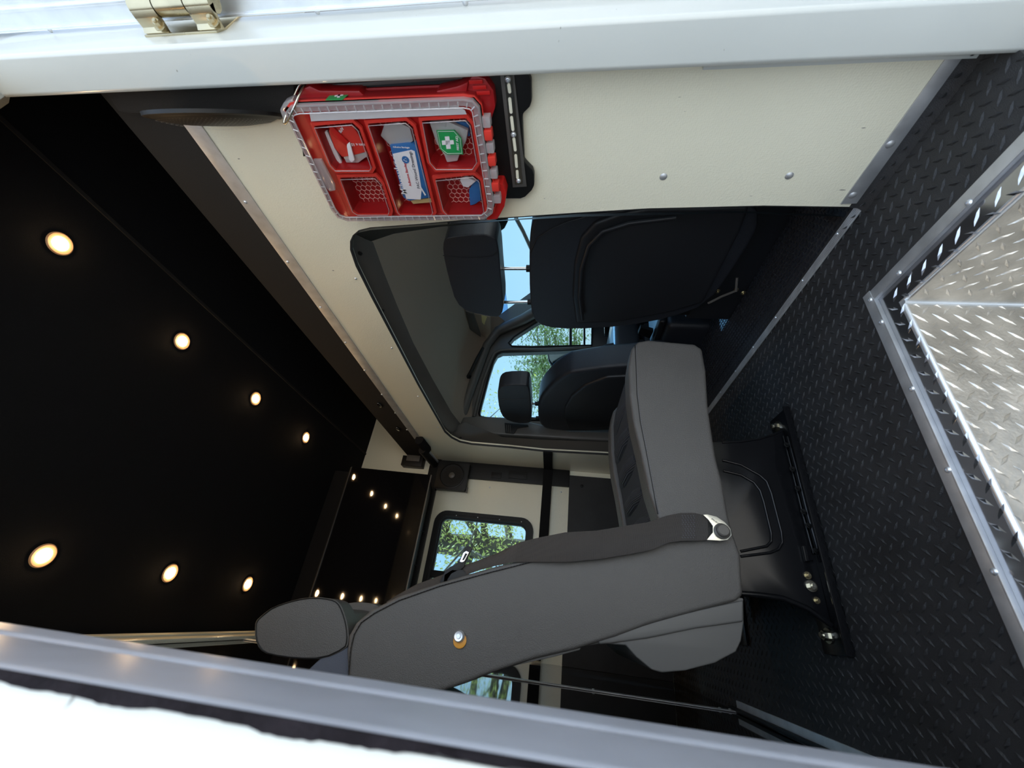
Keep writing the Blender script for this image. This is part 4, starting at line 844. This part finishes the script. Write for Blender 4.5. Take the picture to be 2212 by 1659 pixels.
# windscreen
XW0, ZW0, XW1, ZW1 = 1.93, 1.165, 2.55, 0.62
def WSP(s, y): return V3(XW0 + (XW1 - XW0) * s, y, ZW0 + (ZW1 - ZW0) * s)
ws = thing('window_4', 'raked windscreen glass with a darker blue shade band', 'window', (2.2, 1.35, .9), kind='structure')
for (s0, s1, m, nm) in ((0, .20, m_glassb, 'shade_band'), (.20, 1, m_glass, 'glass')):
    prism(nm, [WSP(s0, .4), WSP(s0, 2.42), WSP(s1, 2.42), WSP(s1, .4)], (.004, 0, .004), m, ws)
struct(prism('trim_17', [WSP(-.01, .3), WSP(-.01, 2.4), WSP(.03, 2.4), WSP(.03, .3)], (-.01, 0, -.01), m_bplast, None, .002))
# small sticker in the far upper corner of the glass
g = thing('windscreen_sticker', 'small blue and pale sticker at the far top corner of the windscreen', 'sticker', P(1068, 690, 'X', 1.97))
prism('sticker', [P(x, y, 'X', 1.975) for (x, y) in ((1058, 684), (1082, 688), (1076, 700), (1062, 698))], (.001, 0, 0), m_blue, g); prism('print', [P(x, y, 'X', 1.973) for (x, y) in ((1070, 688), (1082, 690), (1078, 699), (1069, 698))], (.001, 0, 0), m_foil, g)
# overhead console / sun visors
sv = thing('sun_visor', 'black sun visor and pocket under the headliner at the windscreen top', 'sun visor', P(1010, 690, 'X', 1.75))
prism('overhead_pocket', [P(x, y, 'X', 1.66) for (x, y) in ((968, 640), (990, 680), (1010, 745), (1022, 752), (998, 750), (982, 700))], (.20, 0, 0), m_bplast, sv, .006, 2)
prism('visor', [P(x, y, 'X', 1.74) for (x, y) in ((1005, 672), (1022, 678), (1044, 745), (1036, 756), (1024, 752))], (.02, 0, 0), m_gplast, sv, .004, 2)
prism('visor_flap', [P(x, y, 'X', 1.76) for (x, y) in ((1024, 678), (1058, 685), (1060, 720), (1044, 752), (1036, 735))], (.02, 0, 0), m_head, sv, .004, 2)
prism('warning_label', [P(x, y, 'X', 1.755) for (x, y) in ((1040, 681), (1052, 684), (1046, 702), (1041, 696))], (.001, 0, 0), m_sign, sv)
gh = thing('grab_handle', 'black curved grab handle on the far windscreen pillar', 'handle', P(1020, 790, 'Y', 2.3))
tube('handle', [P(1043, 752, 'Y', 2.30), P(1030, 775, 'Y', 2.27), P(1018, 800, 'Y', 2.27), P(1008, 818, 'Y', 2.31)], .010, m_bplast, gh, 10); tube('mount', [P(1015, 814, 'Y', 2.30), P(1000, 812, 'Y', 2.33)], .014, m_bplast, gh, 10)
# interior mirror and its arm
rm = thing('rear_view_mirror', 'black backed rear view mirror at the top of the windscreen', 'mirror', P(1070, 490, 'X', 1.85))
prism('mirror_shell', [P(x, y, 'X', 1.82) for (x, y) in ((1040, 470), (1090, 470), (1097, 480), (1090, 494), (1074, 506), (1060, 508), (1045, 500))], (.035, 0, 0), m_bplast, rm, .008, 3)
tube('arm', [P(1114, 470, 'X', 1.95), P(1130, 500, 'X', 1.95), P(1146, 535, 'X', 1.95)], .017, mat('pale_grey_trim', (.30, .31, .28), .5), rm, 8, flat=.6)
mh = thing('near_grab_handle', 'grey rounded grip at the near side of the cab ceiling', 'handle', P(985, 490, 'X', 1.4))
tube('handle', [P(970, 476, 'X', 1.3), P(972, 492, 'X', 1.3), P(982, 502, 'X', 1.32), P(1000, 496, 'X', 1.4), P(1000, 482, 'X', 1.45)], .008, m_gplast, mh, 10)
# ---- front cab seats
def XP(l, x): return [P(a, b, 'X', x) for (a, b) in l]
def cab_seat(nm, label, XS_, back, panel, hb, hside, posts, low, dx_h=0.0):
    t = thing(nm, label, 'seat', P(low[0], low[1], 'X', XS_ + .2) * 1.0)
    bk_ = prism('backrest', smoothpoly(XP(back, XS_)), (.13, 0, 0), m_leather, t, .035, 5, 60)
    prism('rear_panel', XP(panel, XS_ - .012), (.03, 0, 0), m_panelp, t, .012, 3, 60)
    prism('headrest', smoothpoly(XP(hb, XS_ - .01)), (.085, 0, 0), m_leather, t, .020, 5, 60)
    tube('seam_piping', XP(hside, XS_ - .011), .0013, m_panelp, t, 6)
    for (a, b) in posts: tube('headrest_post', XP([a, b], XS_ + .03), .0065, m_chrome, t, 12); tube('post_sleeve', [P(b[0] - 6, b[1], 'X', XS_ + .03), P(b[0] + 8, b[1], 'X', XS_ + .03)], .012, m_bplast, t, 10)
    return t
XS = 1.0
ts = cab_seat('front_passenger_seat', 'near cab seat in black leather seen from behind through the opening', XS,
         [(1143, 560), (1144, 510), (1150, 480), (1168, 455), (1250, 425), (1600, 425), (1650, 470), (1600, 560), (1530, 658), (1450, 688), (1350, 706), (1240, 713), (1175, 708), (1150, 690), (1144, 640)],
         [(1244, 700), (1236, 640), (1240, 570), (1254, 515), (1285, 482), (1340, 462), (1400, 450), (1620, 445), (1600, 500), (1520, 655), (1440, 678), (1340, 696)],
         [(956, 545), (958, 520), (968, 512), (1040, 505), (1066, 512), (1076, 525), (1082, 600), (1088, 660), (1084, 680), (1072, 687), (1010, 674), (985, 655), (968, 600)],
         [(957, 552), (1000, 557), (1050, 557), (1066, 553), (1074, 542)], [((1076, 580), (1143, 580)), ((1086, 653), (1146, 652))], (1600, 520))
tube('seam_piping', XP([(1146, 545), (1160, 515), (1190, 495), (1230, 478), (1290, 462), (1360, 455)], XS - .002), .0015, m_panelp, ts, 6)
tube('panel_ridge', XP([(1258, 690), (1252, 640), (1256, 580), (1272, 530), (1302, 500), (1360, 482), (1460, 470)], XS - .026), .007, m_panelp, ts, 8)
box('seat_base', (1.05, .70, -0.02), (1.52, 1.24, .16), m_panelp, ts, .02); box('seat_pan', (1.08, .72, .20), (1.60, 1.22, .34), m_leather, ts, .03, 4)
box('slide_rail', (1.02, .78, .16), (1.5, .82, .20), m_bplast, ts, .004); box('slide_rail', (1.02, 1.14, .16), (1.5, 1.18, .20), m_bplast, ts, .004)
for (x, y) in ((1590, 625), (1605, 632), (1655, 590), (1660, 610), (1550, 628)): put('bracket_bolt', me_hbolt, ts, P(x, y, 'X', 1.02), (-1, 0, 0), .8)
tube('cable', [P(1530, 655, 'X', 1.0), P(1560, 640, 'X', .99), P(1590, 628, 'X', .98), P(1592, 600, 'X', 1.0)], .004, m_gplast, ts, 6)
td = cab_seat('driver_seat', 'far cab seat in black leather seen beyond the near one', XS,
         [(1161, 880), (1166, 860), (1180, 842), (1205, 818), (1240, 800), (1500, 778), (1520, 860), (1500, 915), (1400, 926), (1300, 932), (1230, 933), (1180, 929), (1163, 915)],
         [(1227, 928), (1218, 905), (1220, 880), (1234, 856), (1262, 834), (1310, 816), (1500, 806), (1490, 905), (1400, 918), (1300, 925)],
         [(1074, 850), (1078, 838), (1090, 832), (1136, 831), (1144, 838), (1147, 870), (1149, 908), (1143, 915), (1115, 915), (1088, 905), (1078, 885)],
         [(1080, 862), (1110, 863), (1142, 861)], [((1145, 872), (1162, 872)), ((1146, 903), (1164, 903))], (1500, 880))
box('seat_pan', (1.08, 1.80, .20), (1.60, 2.24, .34), m_leather, td, .03, 4); box('seat_base', (1.05, 1.80, -.02), (1.5, 2.22, .18), m_panelp, td, .02)
ar = prism('armrest', [P(x, y, 'Y', 1.82) for (x, y) in ((1207, 800), (1209, 792), (1240, 772), (1310, 742), (1370, 730), (1420, 738), (1420, 770), (1370, 790), (1212, 806))], (0, .10, 0), m_leather, td, .012, 4)
# centre console, dashboard, door card, floor mat
ds = thing('dashboard', 'dark dashboard below the windscreen with switches and vents', 'dashboard', (2.0, 1.3, .4))
prism('dash_body', [V3(1.78, .40, .05), V3(1.78, .40, .38), V3(1.84, .40, .50), V3(2.0, .40, .585), V3(2.55, .40, .615), V3(2.55, .40, .05)], (0, 1.80, 0), m_leather, ds, .02, 3)
for k in range(4): box('vent_slat', (1.782, 1.60, .40 + k * .018), (1.80, 1.86, .408 + k * .018), m_bplast, ds, .002)
box('switch_panel', (1.765, 1.30, .22), (1.785, 1.58, .42), m_bplast, ds, .006)
for k in range(3): tube('knob', [V3(1.766, 1.36 + k * .08, .27), V3(1.75, 1.36 + k * .08, .27)], .018, m_gplast, ds, 14)
box('cubby', (1.70, 1.25, -.02), (1.80, 1.65, .18), m_panelp, ds, .02)
ck = thing('centre_console', 'low dark console between the two cab seats', 'console', (1.4, 1.5, 0))
box('console_body', (1.15, 1.40, -.02), (1.68, 1.62, .17), m_leather, ck, .03, 4); box('console_lid', (1.18, 1.41, .17), (1.45, 1.61, .20), m_panelp, ck, .012, 3)
tube('cup_holder', [V3(1.56, 1.51, .165), V3(1.56, 1.51, .185)], .04, m_bplast, ck, 20)
dc = thing('door_card', 'dark blue black far door card with pocket, armrest and window switch', 'door card', (1.5, YC, .3))
prism('pocket', CP([(1489, 750), (1492, 700), (1540, 690), (1620, 700), (1620, 830), (1560, 800), (1545, 790), (1520, 770)], YC - .12), (0, .10, 0), m_leather, dc, .012, 3)
prism('armrest', CP([(1330, 700), (1352, 690), (1400, 695), (1410, 800), (1340, 800)], YC - .10), (0, .09, 0), m_leather, dc, .015, 3)
pw = prism('switch_plate', CP([(1305, 690), (1345, 688), (1350, 722), (1306, 724)], YC - .11), (0, .02, 0), m_bplast, dc, .003); tube('pull_handle', CP([(1318, 706), (1334, 706), (1335, 694)], YC - .125), .005, m_alu, dc, 8)
fm = thing('cab_floor_mat', 'dark blue black perforated rubber mat on the cab floor', 'floor mat', (1.0, 1.4, 0))
box('mat', (XB + .011, OP[0].y, -.012), (1.75, yf_open, -.002), m_rubber, fm, .001)
bm = bmesh.new()
for i in range(30):
    for j in range(88):
        x = XB + .03 + i * .0155; y = .62 + j * .0165 + (i % 2) * .008
        c = V3(x, y, -.002); add_box(bm, c - V3(.0045, .0055, 0), c + V3(.0045, .0055, .0028))
o = fin(bm, 'mat_studs', m_leather, fm, smooth=False); o['kind'] = 'stuff'
struct(box('cab_floor', (XC - .02, .30, -.05), (2.6, 2.45, -.0135), m_bplast))
g = thing('white_shape', 'white curved shape on the far side cab floor', 'container', P(1560, 680, 'X', 1.6))  # plain curved form for a white patch of unclear nature
prism('shell', [P(x, y, 'X', 1.62) for (x, y) in ((1538, 662), (1560, 656), (1576, 662), (1590, 700), (1580, 704), (1560, 690))], (.05, 0, 0), m_paper, g, .006, 3)
pd = thing('door_pocket_bin', 'black moulded floor bin beside the far cab seat', 'bin', P(1550, 760, 'X', 1.25))
tube('rim', [P(x, y, 'X', 1.22) for (x, y) in ((1522, 690), (1524, 740), (1530, 775), (1545, 792), (1560, 796))], .014, m_leather, pd, 10)
prism('wall', [P(x, y, 'X', 1.23) for (x, y) in ((1524, 690), (1580, 700), (1605, 730), (1570, 796), (1535, 785), (1526, 740))], (.03, 0, 0), m_panelp, pd, .006, 2)
bc = thing('belt_buckle', 'black belt buckle stalk between the cab seats', 'buckle', P(1390, 715, 'X', 1.25))
prism('buckle', [P(x, y, 'X', 1.2) for (x, y) in ((1384, 708), (1412, 716), (1404, 732), (1378, 722))], (.02, 0, 0), m_bplast, bc, .003)
# near cab side wall and front bulkhead under the dash to close the cab
struct(box('wall_right', (XC, .30, -.05), (2.2, .335, .55), m_gplast)); struct(box('wall_right', (XC, .30, 1.05), (2.2, .335, 1.34), m_gplast)); struct(box('wall_right', (XC, .30, .55), (1.12, .335, 1.05), m_gplast))
wd = thing('window_5', 'near cab side door window behind the bulkhead', 'window', (1.5, .32, .8), kind='structure'); box('glass', (1.12, .316, .55), (2.2, .320, 1.05), m_glassw, wd)
struct(box('wall_front', (2.55, .3, -.05), (2.58, 2.45, .62), m_white))
struct(box('wall_left', (XC, YC + .06, -.05), (1.0, YF + .06, 1.34), m_white))
# ================================================================ OUTSIDE
struct(box('ground', (-40, -30, -.80), (60, 60, -.75), m_ground))
sm = thing('side_mirror', 'white backed door mirror outside the far cab window', 'mirror', P(1215, 780, 'Y', 2.75))
prism('mirror_head', [P(x, y, 'Y', 2.72) for (x, y) in ((1181, 752), (1262, 752), (1262, 778), (1215, 800), (1192, 792), (1184, 778))], (.02, .05, 0), m_bplast, sm, .012, 3)
prism('mirror_glass', [P(x, y, 'Y', 2.715) for (x, y) in ((1184, 754), (1258, 754), (1258, 774), (1214, 795), (1195, 788), (1187, 776))], (.006, .002, 0), m_chrome, sm, .001)
tube('mirror_arm', [P(1250, 770, 'Y', 2.74), P(1270, 752, 'Y', 2.45)], .02, m_bplast, sm, 8)
def tree(name, label, base, h, spread, nleaf, lm, lsz, seed, low=.35, group=None):
    rnd = random.Random(seed); t = thing(name, label, 'tree', base, group)
    bm = bmesh.new(); tips = []
    B0 = Vector(base); top_ = B0 + V3(rnd.uniform(-.4, .4), rnd.uniform(-.4, .4), h * .75)
    add_tube(bm, [B0, B0.lerp(top_, .4) + V3(.1, 0, 0), top_], [h * .035, h * .025, h * .008], 8)
    for k in range(26):
        s = rnd.uniform(low * .8, 1); a = rnd.uniform(0, 2 * PI); st0 = B0.lerp(top_, s); L_ = spread * rnd.uniform(.5, 1)
        d = V3(math.cos(a), math.sin(a), rnd.uniform(-.15, .6)); mid = st0 + d * L_ * .5; en = st0 + d * L_ + V3(0, 0, rnd.uniform(-.5, .3))
        add_tube(bm, [st0, mid, en], [h * .009, h * .006, .006], 5); tips += [mid, en, mid.lerp(en, .5)]
        for q_ in range(4):
            s2 = st0.lerp(en, rnd.uniform(.3, 1)); e2_ = s2 + V3(rnd.uniform(-1, 1), rnd.uniform(-1, 1), rnd.uniform(-.8, .8)) * spread * .3
            add_tube(bm, [s2, e2_], [.018, .004], 4); tips += [e2_, s2.lerp(e2_, .5)]
    fin(bm, 'trunk', m_bark, t)
    me = bpy.data.meshes.new('foliage'); vs2 = []; fs = []
    for k in range(nleaf):
        c = rnd.choice(tips) + Vector((rnd.gauss(0, 1), rnd.gauss(0, 1), rnd.gauss(0, 1))) * spread * .11
        u = Vector((rnd.gauss(0, 1), rnd.gauss(0, 1), rnd.gauss(0, 1))).normalized(); v = u.orthogonal().normalized(); s = lsz * rnd.uniform(.6, 1.3); i = len(vs2)
        vs2 += [c - u * s, c + v * s * .45, c + u * s, c - v * s * .45]; fs.append((i, i + 1, i + 2, i + 3))
    me.from_pydata(vs2, [], fs); o = link('foliage', me, lm, t); o['kind'] = 'stuff'
    return t
tree('tree', 'bare limbed tree with yellow green leaves filling the far wall window', (1.0, 8.2, -.75), 9.0, 3.3, 26000, m_leaf, .032, 5, .25)
tree('tree', 'bushy green tree beyond the quarter window of the cab', (9.5, 14.0, -.75), 3.6, 2.2, 9000, m_leaf2, .07, 11, .3)
tree('tree', 'low green tree seen through the far cab side window', (4.2, 13.0, -.75), 2.0, 1.6, 5000, m_leaf, .06, 12, .3)
tree('tree', 'pale green tree showing above the sill behind the far headrest', (-1.5, 17.5, -.75), 3.9, 2.5, 9000, m_leaf, .06, 13, .3)
